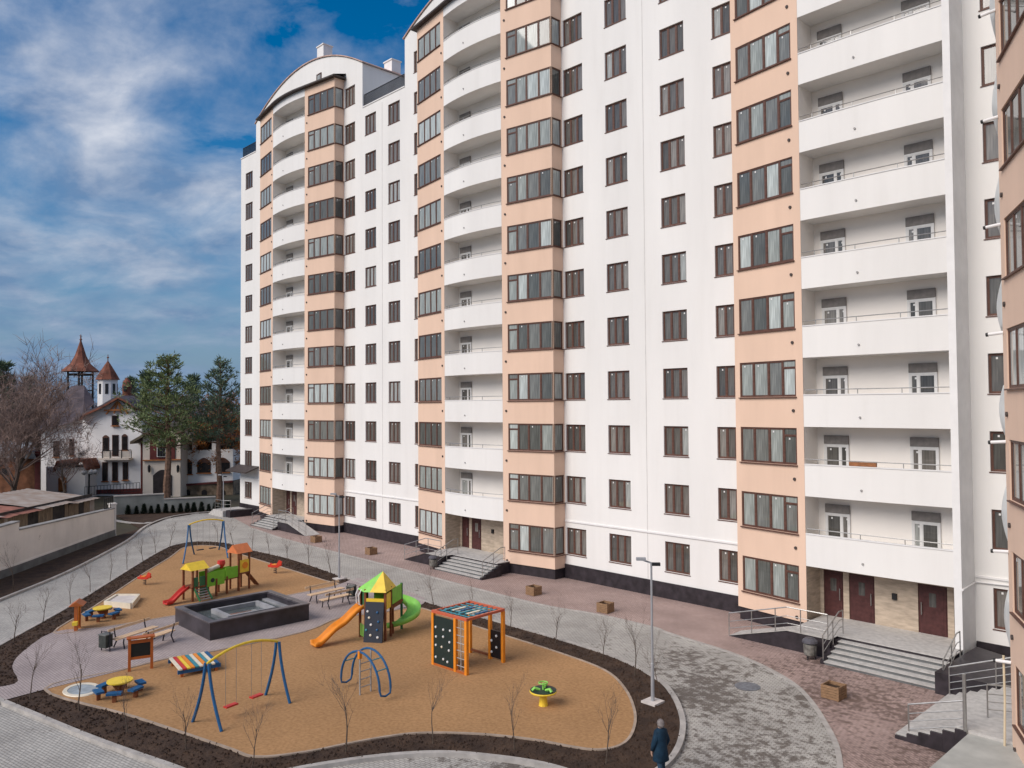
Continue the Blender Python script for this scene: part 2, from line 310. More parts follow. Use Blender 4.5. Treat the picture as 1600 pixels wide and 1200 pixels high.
# soil clods and pebbles in the nearer beds, real lumps
def in_poly(x, y, P):
    c = False; j = len(P)-1
    for i in range(len(P)):
        if (P[i][1] > y) != (P[j][1] > y) and x < (P[j][0]-P[i][0])*(y-P[i][1])/(P[j][1]-P[i][1])+P[i][0]: c = not c
        j = i
    return c
b = MB(); cnt = 0; xs = [p[0] for p in outer]; ys = [p[1] for p in outer]
while cnt < 5200:
    x = random.uniform(min(xs), max(xs)); y = random.uniform(min(ys), max(ys))
    if not in_poly(x, y, outer) or in_poly(x, y, sandA) or in_poly(x, y, sandB) or in_poly(x, y, pathp): continue
    r = random.uniform(.03, .10); cnt += 1
    V = [(x+r*random.uniform(.6, 1.2)*math.cos(a+random.random()), y+r*random.uniform(.6, 1.2)*math.sin(a), .08) for a in (0, 1.57, 3.14, 4.71)]+[(x, y, .085+r*.7)]
    b.add(V, [(0, 1, 4), (1, 2, 4), (2, 3, 4), (3, 0, 4)])
tag(b.build('soil_clods', SOIL), 'dark lumps of dug soil in the planting beds', 'soil', kind='stuff')

# ================================================================== MAIN BUILDING
class PL:                                   # a vertical facade plane
    def __init__(s, p0, p1):
        s.p = Vector((*p0, 0)); d = Vector((*p1, 0))-s.p; s.len = d.length; s.d = d.normalized(); s.n = Vector((-s.d.y, s.d.x, 0)); s.a = math.atan2(s.d.y, s.d.x)
    def P(s, a, dep, z): return s.p+s.d*a+s.n*dep+Vector((0, 0, z))
def panel(mb, pl, s0, s1, z0, z1, holes=(), depth=.16, m=0):
    S = sorted({s0, s1}|{h[i] for h in holes for i in (0, 1)}); Z = sorted({z0, z1}|{h[i] for h in holes for i in (2, 3)})
    S = [q for q in S if s0 <= q <= s1]; Z = [q for q in Z if z0 <= q <= z1]
    for i in range(len(S)-1):
        for j in range(len(Z)-1):
            a, c = (S[i]+S[i+1])/2, (Z[j]+Z[j+1])/2
            if any(h[0] < a < h[1] and h[2] < c < h[3] for h in holes): continue
            mb.quad(pl.P(S[i], 0, Z[j]), pl.P(S[i+1], 0, Z[j]), pl.P(S[i+1], 0, Z[j+1]), pl.P(S[i], 0, Z[j+1]), m)
    for a, c, za, zb in holes:
        mb.quad(pl.P(a, 0, za), pl.P(a, depth, za), pl.P(a, depth, zb), pl.P(a, 0, zb), m); mb.quad(pl.P(c, 0, za), pl.P(c, 0, zb), pl.P(c, depth, zb), pl.P(c, depth, za), m)
        mb.quad(pl.P(a, 0, zb), pl.P(c, 0, zb), pl.P(c, depth, zb), pl.P(a, depth, zb), m); mb.quad(pl.P(a, 0, za), pl.P(a, depth, za), pl.P(c, depth, za), pl.P(c, 0, za), m)
_wm = {}
def window_meshes(wd, h, mulls, fm, gm, fw=.055, sill=True, transom=None, joined=False, var=0):
    key = (round(wd, 2), round(h, 2), tuple(mulls), fm.name, gm.name, sill, transom, joined, var)
    if key in _wm: return _wm[key]
    b = MB(); rnd = random.Random(hash(key[:3]) ^ var)
    xs_ = [0]+[wd*q for q in mulls]+[wd]
    b.box(0, fw, 0, .07, 0, h); b.box(wd-fw, wd, 0, .07, 0, h); b.box(fw, wd-fw, .001, .069, 0, fw); b.box(fw, wd-fw, .001, .069, h-fw, h)
    for q in mulls: b.box(wd*q-.04, wd*q+.04, .002, .068, fw, h-fw)
    if sill: b.box(-.04, wd+.04, -.12, .0, -.05, -.01)
    panes = []; gb = MB()
    for i in range(len(xs_)-1):
        a = xs_[i]+(fw if i == 0 else .04); c = xs_[i+1]-(fw if i == len(xs_)-2 else .04)
        zt = h-fw
        if transom and i in transom: b.box(a, c, .003, .067, h*.80-.03, h*.80+.03); panes.append((a, c, h*.80+.03, h-fw)); zt = h*.80-.03
        b.box(a, a+.03, .012, .06, fw, zt); b.box(c-.03, c, .012, .06, fw, zt); b.box(a+.03, c-.03, .013, .059, fw, fw+.035); b.box(a+.03, c-.03, .013, .059, zt-.035, zt)
        panes.append((a+.03, c-.03, fw+.035, zt-.035))
        if rnd.random() < .5: sxp = a+.12+rnd.random()*.1; b.box(sxp, sxp+.07, .024, .03, zt-.17, zt-.09, 1)
    me = b.mesh('window', [fm, WFRAME])
    if joined:
        for a, c, z0, z1 in panes: gb.box(a-.005, c+.005, .034, .046, z0-.005, z1+.005)
        pm = [(gb.mesh('glazing', gm), (0, 0, 0))]
    else:
        pm = []
        for a, c, z0, z1 in panes:
            k2 = ('p', round(c-a, 2), round(z1-z0, 2), gm.name)
            if k2 not in _wm: _wm[k2] = MB().box(-.005, c-a+.005, .034, .046, -.005, z1-z0+.005).mesh('pane', gm)
            pm.append((_wm[k2], (a, 0, z0)))
    _wm[key] = (me, pm); return _wm[key]
def window(parent, pl, s, z, wd, h, mulls, fm=BROWN, gm=GLASS, depth=.09, joined=True, name='window', **kw):
    me, pm = window_meshes(wd, h, mulls, fm, gm, joined=joined, var=random.randrange(3), **kw)
    o = place(name, me, parent, pl.P(s, depth, z), pl.a)
    for m_, l in pm: place('glazing' if joined else 'pane', m_, o, l)
    return o
APT = thing('apartment_building', 'long white and peach apartment block with curved balconies and gabled towers', 'building')
MAIN = PL((0, 0), (1, 0)); FH = 3.0; WT = 2.95; WH = 1.55; ROOFZ = 33.7; TOPZ = 37.3
def rowz(r): return WT+FH*r-WH
T1, T2, T3 = -62.2, -38.15, -13.4
HB, HP, GE = 2.8, 6.5, 9.2                         # half balcony, half bay, half gable
YB, YE, YR = -1.5, -.9, -.25                       # bay front at balcony, bay outer corner, recess wall
walls = MB(); holes = []
def col(x0, x1, rows, joined, mulls=(1/3, 2/3)):
    for r in rows:
        holes.append((x0, x1, rowz(r), rowz(r)+WH)); window(APT, MAIN, x0, rowz(r), x1-x0, WH, mulls, joined=joined)
col(-73.6, -72.1, range(11), True)
col(-52.63, -51.13, range(11), True); col(-49.5, -48.0, range(11), True)
col(-28.34, -26.82, range(11), False); col(-24.61, -23.1, range(11), False)
for t, rows, jl, jr in ((T1, 12, True, True), (T2, 12, True, False)):
    col(t-HP-1.6, t-HP-.10, range(rows), jl); col(t+HP+.12, t+HP+1.62, range(rows), jr)
col(-21.42, -19.92, range(11), False)
col(-9.45, -8.2, range(11), True, (.5,))
def bayhole(t, hb=HB): return (t-hb, t+hb)
secs = [(-74.6, T1-GE, 34.6), (T1-GE, T1+GE, TOPZ), (T1+GE, T2-GE, ROOFZ), (T2-GE, T2+GE, TOPZ), (T2+GE, -19.85, ROOFZ), (-10.1, -5.0, ROOFZ)]
for a, c, zt in secs:
    hh = [h for h in holes if a <= h[0] and h[1] <= c]
    if a < T1 < c or a < T2 < c:
        t = T1 if a < T1 < c else T2
        panel(walls, MAIN, a, t-HP+.02, .7, zt, [h for h in hh if h[1] < t]); panel(walls, MAIN, t+HP-.02, c, .7, zt, [h for h in hh if h[0] > t])
        panel(walls, MAIN, t-HP+.02, t+HP-.02, 36.0, zt)
    else: panel(walls, MAIN, a, c, .7, zt, hh)
# back, ends, roof slabs of the block
walls.quad((-74.6, 0, 0), (-74.6, 15, 0), (-74.6, 15, 34.6), (-74.6, 0, 34.6)); walls.quad((-74.6, 15, 0), (-5, 15, 0), (-5, 15, ROOFZ), (-74.6, 15, ROOFZ))
walls.box(-74.6, -19.85, .3, 15, ROOFZ-.5, ROOFZ-.3); walls.box(-19.85, -5, .3, 15, ROOFZ-.5, ROOFZ-.3)
for t in (T1, T2):
    for q in (-1, 1): walls.quad((t+q*GE, 0, ROOFZ-.4), (t+q*GE, 15, ROOFZ-.4), (t+q*GE, 15, TOPZ), (t+q*GE, 0, TOPZ))
    arc = [(t+GE*(-1+2*i/24), TOPZ+2.7*(1-(-1+2*i/24)**2)) for i in range(25)]
    walls.add([(x, 0, z) for x, z in arc]+[(t+GE, 0, TOPZ), (t-GE, 0, TOPZ)], [tuple(range(25))])
walls.build('wall', WHITE, APT)
b = MB()                                            # plinth
for a, c in ((-74.6, T1-HP), (T1+HP, T2-HP), (T2+HP, -19.85), (-10.05, -5.0)): MB().box(a, c, -.07, .1, 0, .82).build('plinth', PLINTH, APT)
for t in (T1, T2): b = MB(); b.prism([(t-HP+.05, -.02, 0), (t-HP+.05, YE+.06, 0), (t-HB, YB+.08, 0), (t-HB, -.02, 0)], (0, 0, .6)); b.build('plinth', PLINTH, APT); b = MB(); b.prism([(t+HP-.05, -.02, 0), (t+HP-.05, YE+.06, 0), (t+HB, YB+.08, 0), (t+HB, -.02, 0)], (0, 0, .6)); b.build('plinth', PLINTH, APT)
b = MB(); b.prism([(-19.8, -.02, 0), (-19.8, YE+.06, 0), (-16.2, YB+.08, 0), (-16.2, -.02, 0)], (0, 0, .6))
b.build('plinth', PLINTH, APT)
b = MB()                                            # string course over the ground floor
for a, c in ((-74.6, T1-HP-.02), (T1+HP+.02, T2-HP-.02), (T2+HP+.02, -19.9), (-10.05, -5.2)): MB().box(a, c, -.06, .02, 3.28, 3.36).build('string_course', WHITE2, APT)
for x in (-25.72, -50.3): MB().box(x-.02, x+.02, -.012, .0, .84, 33.4).build('wall_joint', mat('joint_grey', (.66, .64, .615), .9, .05, 2), APT)
for a, c, z in ((-53.0, -47.35, ROOFZ), (-28.9, -5, ROOFZ), (-74.65, -71.4, 34.6)): MB().box(a, c, -.05, .3, z, z+.08).build('parapet_coping', WHITE2, APT)

DRAIN = MB().tube([(0, .01, 0), (0, -.05, 0)], .045, 8).mesh('drain_spout', mat('drain_grey', (.33, .32, .31), .6, .1, 4))
VENT = MB().tube([(0, .01, 0), (0, -.05, 0)], .07, 8).mesh('vent', EAVE)
def bay_side(t, side, pl, rows, ztop, s_win, mulls, joined, ventside, trans):
    """one flat peach face of a bay; pl runs along the face"""
    mb = MB(); hs_ = []
    for r in range(rows):
        z = rowz(r)-.02; hs_.append((s_win[0], s_win[1], z, z+1.62))
        window(APT, pl, s_win[0], z, s_win[1]-s_win[0], 1.62, mulls, gm=GLASSF, joined=joined, transom=trans, depth=.03)
        if ventside is not None and r < rows:
            v = place('vent', VENT, APT, pl.P(ventside, 0, z-.62), pl.a)
    panel(mb, pl, 0, pl.len, .6, ztop, hs_, .12); return mb
def rail(mb, pts, r=.022, n=5, m=0): mb.tube(pts, r, n, m)
def balcony_front(xl, xr, bulge, n=10):
    o = []
    for i in range(n+1):
        q = -1+2*i/n; o.append(((xl+xr)/2+q*(xr-xl)/2, YB-bulge*(1-q*q)))
    return o
def make_balconies(xl, xr, bulge, rows, doors, joined, top):
    fr = balcony_front(xl+.005, xr-.005, bulge); n = len(fr)
    for r in range(1, rows):
        z0, z1 = FH*r+.06, FH*r+1.42
        b = MB(); inn = [(x, y+.13) for x, y in fr]
        vs = [(x, y, z0) for x, y in fr]+[(x, y, z1) for x, y in fr]+[(x, y, z0+.18) for x, y in inn]+[(x, y, z1) for x, y in inn]
        fs = []
        for i in range(n-1):
            fs += [(i, i+1, n+i+1, n+i), (n+i, n+i+1, 3*n+i+1, 3*n+i), (2*n+i, 3*n+i, 3*n+i+1, 2*n+i+1)]
        b.add(vs, fs)
        b.add([(x, y, z0) for x, y in fr]+[(xr, YR, z0), (xl, YR, z0)], [tuple(range(n+2))])       # soffit
        b.add([(x, y, z0+.18) for x, y in inn]+[(xr, YR, z0+.18), (xl, YR, z0+.18)], [tuple(range(n+2))])
        bal = b.build('balcony', WHITE, APT)
        c = MB()                                                                                  # coping, a thin lip
        vs = [(x, y-.025, z1) for x, y in fr]+[(x, y-.025, z1+.04) for x, y in fr]+[(x, y+.155, z1+.04) for x, y in fr]
        c.add(vs, [q for i in range(n-1) for q in ((i, i+1, n+i+1, n+i), (n+i, n+i+1, 2*n+i+1, 2*n+i))]); c.build('coping', WHITE2, bal)
        c = MB(); zr = z1+.24; rail(c, [(x, y+.07, zr) for x, y in fr], .02)
        for i in range(1, n-1, 3): c.tube([(fr[i][0], fr[i][1]+.07, z1+.03), (fr[i][0], fr[i][1]+.07, zr)], .018, 5)
        c.build('railing', STEEL, bal)
        xm = xl+(xr-xl)*.42; v = place('drain_spout', DRAIN, bal, (xm, YB-bulge*.97, z0+.42))
    return fr
def balcony_door(x, z, flip, joined):
    wd, h = 1.08, 2.42
    pl = MAIN; mul = (.66,) if not flip else (.34,)
    me, pm = window_meshes(wd, h*.84, mul, WFRAME, GLASS, fw=.09, sill=False, joined=joined, var=3+int(flip))
    o = place('balcony_door', me, APT, (x, YR-.085, z), 0)
    for m_, l in pm: place('glazing' if joined else 'pane', m_, o, l)
    k = ('shut',)
    if k not in _wm: _wm[k] = MB().box(0, wd, 0, .06, 0, h*.155).mesh('shutter_box', mat('shutter_grey', (.24, .22, .205), .7, .1, 5))
    place('shutter_box', _wm[k], o, (0, -.012, h*.845))
for t, jr in ((T1, True), (T2, False)):
    pl_l = PL((t-HP, YE), (t-HB, YB)); pl_r = PL((t+HB, YB), (t+HP, YE)); pl_s = PL((t+HP, YE), (t+HP, 0)); pl_sl = PL((t-HP, 0), (t-HP, YE))
    a = bay_side(t, -1, pl_l, 12, 36.75, (.10, pl_l.len-.42), (.27, .52, .77), True, pl_l.len-.28, None)
    c = bay_side(t, 1, pl_r, 12, 36.75, (.42, pl_r.len-.002), (.22, .45, .72), jr, .28, (0,))
    d = bay_side(t, 1, pl_s, 12, 36.75, (.002, .82), (), True, None, None); e = MB(); panel(e, pl_sl, 0, .9, .6, 36.75)
    for q in (c, d, e): a.add(q.v, q.f)
    a.build('bay_wall', PEACH, APT)
    fr = make_balconies(t-HB, t+HB, .26, 12, None, True, 36)
    rec = MB(); RP = PL((0, YR), (1, YR)); dx = t-2.6+.05
    rec.quad((t-HB+.01, YB, .6), (t-HB+.01, YR, .6), (t-HB+.01, YR, 36.7), (t-HB+.01, YB, 36.7)); rec.quad((t+HB-.01, YB, .6), (t+HB-.01, YR, .6), (t+HB-.01, YR, 36.7), (t+HB-.01, YB, 36.7))
    panel(rec, RP, t-HB, t+HB, 3.0, 36.7); rec.build('recess_wall', RECESS, APT)
    for r in range(1, 12): balcony_door(dx, FH*r+.25, False, jr)
    b = MB(); fo = [(x, y-.35) for x, y in fr]; ol = [(t-HP-.35, YE-.3)]+fo+[(t+HP+.35, YE-.3), (t+HP+.35, .0), (t-HP-.35, .0)]
    b.prism([(x, y, 36.72) for x, y in ol], (0, 0, .12)); b.build('eave', EAVE, APT)
    b = MB(); b.add([(x, y, 36.1) for x, y in fr]+[(x, y, 36.72) for x, y in fr], [(i, i+1, len(fr)+i+1, len(fr)+i) for i in range(len(fr)-1)]); b.add([(x, y, 36.1) for x, y in fr]+[(t+HB, YR, 36.1), (t-HB, YR, 36.1)], [tuple(range(len(fr)+2))]); b.build('fascia', WHITE2, APT)
    # sloped small roof from the eave back to the gable wall, the gable's little windows, the barrel roof
    b = MB(); b.add([(x, y, 36.84) for x, y in ol[:-2]]+[(t-HP-.3, 0, 37.2), (t+HP+.3, 0, 37.2)], [(0, 1, len(ol)-2)]+[(i, i+1, len(ol)-1 if i > 5 else len(ol)-2) for i in range(1, len(ol)-3)]+[(6, len(ol)-2, len(ol)-1)]); b.build('eave_roof', EAVE, APT)
    for q, h_ in ((-2.4, .55), (2.2, 1.0)):
        window(APT, MAIN, t+q, 37.5, .75, h_, (), depth=-.075, sill=False)
    n = 24; b = MB(); ro = GE+.14
    ar = [(t+ro*(-1+2*i/n), TOPZ-.02+2.75*(1-(-1+2*i/n)**2)) for i in range(n+1)]
    vs = [(x, y, z+dz) for dz in (0, .09) for y in (-.10, 15.1) for x, z in ar]; k = n+1
    b.add(vs, [f for i in range(n) for f in ((i, i+1, k+i+1, k+i), (2*k+i, 3*k+i, 3*k+i+1, 2*k+i+1), (i, 2*k+i, 2*k+i+1, i+1))]+[(0, k, 3*k, 2*k), (n, 2*k+n, 3*k+n, k+n)])
    b.build('roof', ROOFM, APT)
    for cx0, cy0, ht in ((t-.3, 2.2, 2.5), (t+7.6, 4.0, .95)):
        zb = TOPZ+2.8*(1-((cx0-t)/ro)**2)-.2
        b = MB(); b.box(cx0-.55, cx0+.55, cy0-.45, cy0+.45, zb, zb+ht); b.box(cx0-.62, cx0+.62, cy0-.52, cy0+.52, zb+ht, zb+ht+.1); b.build('chimney', WHITE2, APT)
# terrace railings and roof-terrace door beside the gable
def fence_rail(a, c, z, ht=1.0, nm='terrace_railing', parent=APT, step=.14):
    b = MB(); a, c = Vector(a), Vector(c); Lh = (c-a).length; n = int(Lh/step)
    for q in (.08, ht): b.bar(a+Vector((0, 0, q)), c+Vector((0, 0, q)), .05, .05)
    for i in range(n+1): p = a.lerp(c, i/n); b.box(p.x-.02, p.x+.02, p.y-.02, p.y+.02, p.z+.08, p.z+ht)
    return b.build(nm, BLACKM, parent)
fence_rail((-52.95, .15, ROOFZ+.08), (-47.45, .15, ROOFZ+.08), 0); fence_rail((-74.5, .15, 34.68), (-71.5, .15, 34.68), 0)
TS = PL((T1+GE, 0), (T1+GE, 1)); b = MB(); b.box(T1+GE, T1+GE+.08, 3.2, 9.5, ROOFZ-.3, 35.6); b.build('terrace_glazing', mat('dark_glazing', (.04, .035, .035), .2, .2, 3), APT)
b = MB(); b.add([(-75.0, -1.3, 4.05), (-70.6, -1.3, 4.05), (-70.6, 0, 4.55), (-75.0, 0, 4.55), (-75.0, -1.3, 3.93), (-70.6, -1.3, 3.93), (-70.6, 0, 4.43), (-75.0, 0, 4.43)], [(0, 1, 2, 3), (4, 5, 6, 7), (0, 1, 5, 4), (1, 2, 6, 5), (0, 3, 7, 4)]); b.build('canopy', EAVE, APT)
# --- third bay: peach face on the left, straight balconies, white pier on the right
X3L, X3B, X3R = -19.85, -16.2, -10.35
pl = PL((X3L, YE), (X3B, YB)); a = bay_side(T3, -1, pl, 11, 33.7, (.28, pl.len-.36), (.25, .52, .77), False, pl.len-.5, (3,))
e = MB(); panel(e, PL((X3L, 0), (X3L, YE)), 0, .9, .6, 33.7); a.add(e.v, e.f); a.build('bay_wall', PEACH, APT)
make_balconies(X3B, X3R, .05, 11, None, False, 33)
rec = MB(); RP = PL((0, YR), (1, YR)); panel(rec, RP, X3B, X3R, 3.0, 33.7)
rec.quad((X3B+.01, YB, .6), (X3B+.01, YR, .6), (X3B+.01, YR, 33.7), (X3B+.01, YB, 33.7)); rec.build('recess_wall', RECESS, APT)
b = MB(); b.box(X3R, X3R+.27, YB-.02, .02, .0, 33.7); b.build('pier', WHITE2, APT)
for r in range(1, 11): balcony_door(-15.85, FH*r+.25, False, False); balcony_door(-12.25, FH*r+.25, True, False)
# --- entrances
def entrance(xl, xr, doors, zf):
    b = MB(); RP = PL((0, YR), (1, YR)); panel(b, RP, xl, xr, 0, 3.06, [(a, c, zf, zf+2.08) for a, c, _ in doors], .12)
    b.quad((xl+.02, YB, 0), (xl+.02, YR, 0), (xl+.02, YR, 3.06), (xl+.02, YB, 3.06)); b.quad((xr-.02, YB, 0), (xr-.02, YR, 0), (xr-.02, YR, 3.06), (xr-.02, YB, 3.06))
    b.build('entrance_cladding', STONEC, APT)
    for a, c, hs1 in doors:
        d = MB(); wd = c-a; d.box(0, wd, 0, .08, 0, 2.08); d.box(.06, wd-.06, -.02, 0, .06, 2.02)
        for z in (.14, 1.12): d.box(.16, wd-.16, -.03, -.02, z, z+.8)
        o = d.build('door', DOORM, APT); o.location = (a, YR+.05, zf)
        if wd > .75:
            g = MB(); g.box(wd*.5-.13, wd*.5+.13, -.035, -.03, 1.2, 1.75); g.build('door_glass', GLASS, o)
        hd = MB(); hx = wd-.14 if hs1 > 0 else .14; hd.tube([(hx, -.1, .85), (hx, -.1, 1.35)], .02, 6); hd.tube([(hx, -.02, .9), (hx, -.1, .9)], .014, 5); hd.tube([(hx, -.02, 1.3), (hx, -.1, 1.3)], .014, 5); hd.build('door_handle', STEEL, o)
ZF = .68
entrance(X3B, X3R, [(-16.02, -15.15, 1), (-14.9, -13.82, 1), (-12.1, -11.0, -1)], ZF)
entrance(T2-HB, T2+HB, [(-40.75, -40.0, 1), (-39.75, -38.8, 1)], ZF); entrance(T1-HB, T1+HB, [(-64.9, -64.15, 1), (-63.9, -62.95, 1)], ZF)
for x, y in ((-13.0, YR), (T2+.5, YR)): MB().box(x-.09, x+.09, y-.1, y, 1.95, 2.2).build('wall_lamp', BLACKM, APT)
PIPE = MB(); PIPE.tube([(X3R+.3, YB-.06, 3.02), (X3R+.32, -.05, 3.1), (-7, -.05, 3.2)], .04, 6); PIPE.build('gas_pipe', WHITE2, APT)

# ================================================================== ENTRANCE STAIRS
def handrail(parent, pts, ht=.95, posts=None, mids=2, nm='railing'):
    b = MB(); P = [Vector(p) for p in pts]
    b.tube([p+Vector((0, 0, ht)) for p in P], .026, 6)
    for k in range(mids): b.tube([p+Vector((0, 0, ht*(k+1)/(mids+1.2))) for p in P], .015, 5)
    tot = [0]
    for a, c in zip(P, P[1:]): tot.append(tot[-1]+(c-a).length)
    n = max(1, round(tot[-1]/1.25))
    for i in range(n+1):
        d = tot[-1]*i/n
        for j in range(len(P)-1):
            if tot[j] <= d <= tot[j+1]+1e-6: q = P[j].lerp(P[j+1], (d-tot[j])/(tot[j+1]-tot[j])); break
        b.tube([q, q+Vector((0, 0, ht))], .022, 6)
    return b.build(nm, STEEL, parent)
def stairs(name, label, xl, xr, ytop, nst, zf, tread=.31, land_l=None, land_r=None):
    S = thing(name, label, 'stairs', ((xl+xr)/2, ytop, 0)); S_in = Vector((-(xl+xr)/2, -ytop, 0))
    def B(mb, nm, m): o = mb.build(nm, m, S); o.location = S_in; return o
    hgt = zf/nst
    for i in range(nst-1):
        z = zf-hgt*(i+1); y1 = ytop-tread*i; y0 = y1-tread
        b = MB(); b.box(xl, xr, y0, y1, 0, z-.035); b.box(xl-.02, xr+.02, y0-.03, y1-.001, z-.035, z, 1); B(b, 'step', [DGREYC, GRANITE])
    ll, lr = land_l if land_l is not None else xl, land_r if land_r is not None else xr
    b = MB(); b.box(ll, lr, ytop, YR+.05, 0, zf-.04); b.box(ll-.01, lr+.01, ytop-.03, YR+.06, zf-.04, zf, 1); B(b, 'landing', [PLINTH, GRANITE])
    for x in (xl-.1, xr+.1):                               # black stepped cheeks
        b = MB()
        for i in range(nst-1): b.box(x-.08, x+.08, ytop-tread*(i+1), ytop-tread*i-.001, 0, zf-hgt*(i+1)+.03)
        B(b, 'cheek_wall', PLINTH)
        o = handrail(S, [(x, ytop+.35, zf), (x, ytop, zf), (x, ytop-tread*(nst-1)+.1, zf-hgt*(nst-1))]); o.location = S_in
    return S, S_in
def ramp(S, S_in, x0, x1, x2, y0, y1, zf):                  # rises from x0 to x1, level to x2
    b = MB(); pr = [(x0, y0, 0), (x1, y0, zf-.03), (x2, y0, zf-.03), (x2, y0, 0)]; b.prism(pr, (0, y1-y0, 0), 0)
    b.add([(x0, y0-.02, .02), (x1, y0-.02, zf), (x2, y0-.02, zf), (x2, y1, zf), (x1, y1, zf), (x0, y1, .02)], [(0, 1, 4, 5), (1, 2, 3, 4)], 1)
    o = b.build('ramp', [PLINTH, GRANITE], S); o.location = S_in
    o = handrail(S, [(x0, y0+.06, .02), (x1, y0+.06, zf), (x2-.1*(1 if x2 > x1 else -1), y0+.06, zf)]); o.location = S_in
S, si = stairs('entrance_stairs', 'wide grey granite stairs below the three dark red doors', -14.05, -9.95, -2.95, 6, ZF+.1, .31, -16.0, -10.1)
ramp(S, si, -18.7, -16.0, -14.2, -3.7, -2.6, ZF+.08)
S, si = stairs('entrance_stairs', 'grey stairs and side ramp at the middle tower between two peach bays', -38.9, -34.75, -2.4, 6, ZF+.04, .31, -40.9, -34.9)
ramp(S, si, -43.0, -40.7, -39.05, -3.35, -2.2, ZF+.02)
S, si = stairs('entrance_stairs', 'small grey stairs and ramp at the farthest tower entrance', -64.6, -60.9, -2.1, 6, ZF+.04, .3, -64.9, -59.9)
ramp(S, si, -56.2, -59.0, -60.75, -3.2, -1.9, ZF+.02)
S = thing('side_steps', 'low grey steps with black side wall under the brown canopy', 'stairs', (-73, -1.5, 0))
for i in range(4):
    b = MB(); b.box(-1.6+.3*i, 1.5, -1.6, .9, .14*i, .14*(i+1)); b.build('step', GRANITE, S)
b = MB(); b.box(1.52, 2.4, -1.3, .9, 0, .62); b.build('cheek_wall', PLINTH, S)
handrail(S, [(-.4, -1.5, .56), (1.4, -1.5, .56), (2.3, -1.2, .6)])

# ================================================================== RIGHT WING
WING = thing('apartment_wing', 'peach curved bay of the neighbouring wing cut by the photo right edge', 'building', (-6.5, -9.5, 0))
w0 = Vector((-6.45, -9.55)); wd_ = Vector((.432, -.902)); w1 = w0+wd_*9
pl = PL((w0.x, w0.y), (w1.x, w1.y)); off = Vector((6.5, 9.5, 0))
mb = MB(); hh = []
for r in range(11):
    z = FH*r+1.42; hh.append((.42, 8.2, z, z+1.62))
    o = window(WING, pl, .42, z, 7.78, 1.62, tuple((i+1)/9 for i in range(8)), gm=GLASSF, joined=True, depth=.04); o.location += off
    v = place('vent', VENT, WING, pl.P(.35, 0, z-.7)+off, pl.a)
    b = MB(); q = pl.P(.1, 0, z+1.55)+off; b.tube([q, q+Vector((-.40, .02, -.03))], .045, 8); b.tube([q+Vector((-.38, .02, -.03)), q+Vector((-.44, .02, -.035))], .055, 8, 1); b.build('drain_spout', [WHITE2, BLACKM], WING)
    # curved balcony parapet that bulges out behind the peach face
    b = MB(); k = 10; z0 = FH*r+.1; pts = []
    for i in range(k+1):
        t_ = i/k; pts.append((w0.x+.04-.259*3.0*t_, w0.y+.06+t_*3.0, math.sin(math.pi*t_)))
    n = k+1; nz = 8; vs = []
    for off_ in (0, .1):
        for j in range(nz+1):
            vs += [(x+6.5+off_-.20*q*math.sin(math.pi*(.12+.76*j/nz)), y+9.5, z0+1.45*j/nz) for x, y, q in pts]
    m2 = (nz+1)*n; fs = []
    for j in range(nz):
        for i in range(k): fs += [(j*n+i, j*n+i+1, (j+1)*n+i+1, (j+1)*n+i), (m2+j*n+i, m2+(j+1)*n+i, m2+(j+1)*n+i+1, m2+j*n+i+1)]
    for i in range(k): fs += [(nz*n+i, nz*n+i+1, m2+nz*n+i+1, m2+nz*n+i), (i, m2+i, m2+i+1, i+1)]
    b.add(vs, fs)
    if r: b.build('balcony', mat('pale_green_panel', (.72, .745, .72), .35, .05, 3), WING, True)
panel(mb, pl, 0, 9, .6, 33.7, hh, .14); mb.v = [(x+6.5, y+9.5, z) for x, y, z in mb.v]
mb.quad((.05, -.05, .6), (1.2, .6, .6), (1.2, .6, 33.7), (.05, -.05, 33.7)); mb.build('bay_wall', PEACH, WING)
b = MB(); b.prism([(1.15, .1, 0), (4.6, -7.9, 0), (14, -7.9, 0), (14, 9.4, 0), (1.3, 9.4, 0)], (0, 0, 33.7)); b.build('wall', WHITE, WING)
b = MB(); b.prism([(.15, -.02, 0), (4.0, -8.1, 0), (6, -8.1, 0), (2, .5, 0)], (0, 0, .6)); b.build('plinth', PLINTH, WING)
b = MB(); b.tube([(-.12, -.05, 3.1), (-.1, -.1, 1.9), (-.1, -.25, .35), (.05, -.5, .25)], .03, 8); b.build('gas_pipe', mat('pipe_cream', (.62, .52, .36), .5, .05, 3), WING)
S = thing('wing_stairs', 'pale stairs with steel railings and landing at the right edge', 'stairs', (-8, -7, 0))
for i in range(6):
    b = MB(); x0 = -9.55+.33*i; b.box(x0+8, -6.0, -2.5+.06*i, 2.2, .13*i, .13*(i+1)) if False else b.box(x0+8, 2.2, -2.5, 2.2, .13*i+.001*i, .13*(i+1)); b.build('step', GRANITE, S)
b = MB(); b.box(-7.55+8, 2.2, -9, -2.5, 0, .70); b.build('landing', mat('landing_concrete', (.42, .42, .39), .8, .1, 1.5), S)
b = MB()
for i in range(6): b.box(-1.53+.33*i, .42 if i == 5 else -1.53+.33*(i+1)-.002, -2.6, -2.51, 0, .13*(i+1)-.02)
b.build('cheek_wall', PLINTH, S)
b = MB(); b.prism([(-2.0, 2.22, 0), (2.2, 2.22, 0), (2.2, 4.5, 0), (-1.9, 6.4, 0)], (0, 0, .75)); b.build('planter_wall', PLINTH, S)
handrail(S, [(-1.5, 2.1, .05), (.4, 2.1, .8), (1.4, 2.1, .8)], 1.0, mids=3); handrail(S, [(-1.2, -2.4, .1), (.3, -2.4, .6)], .95, mids=3); handrail(S, [(.55, -1.1, .8), (1.45, -.6, .8)], .95, mids=3)
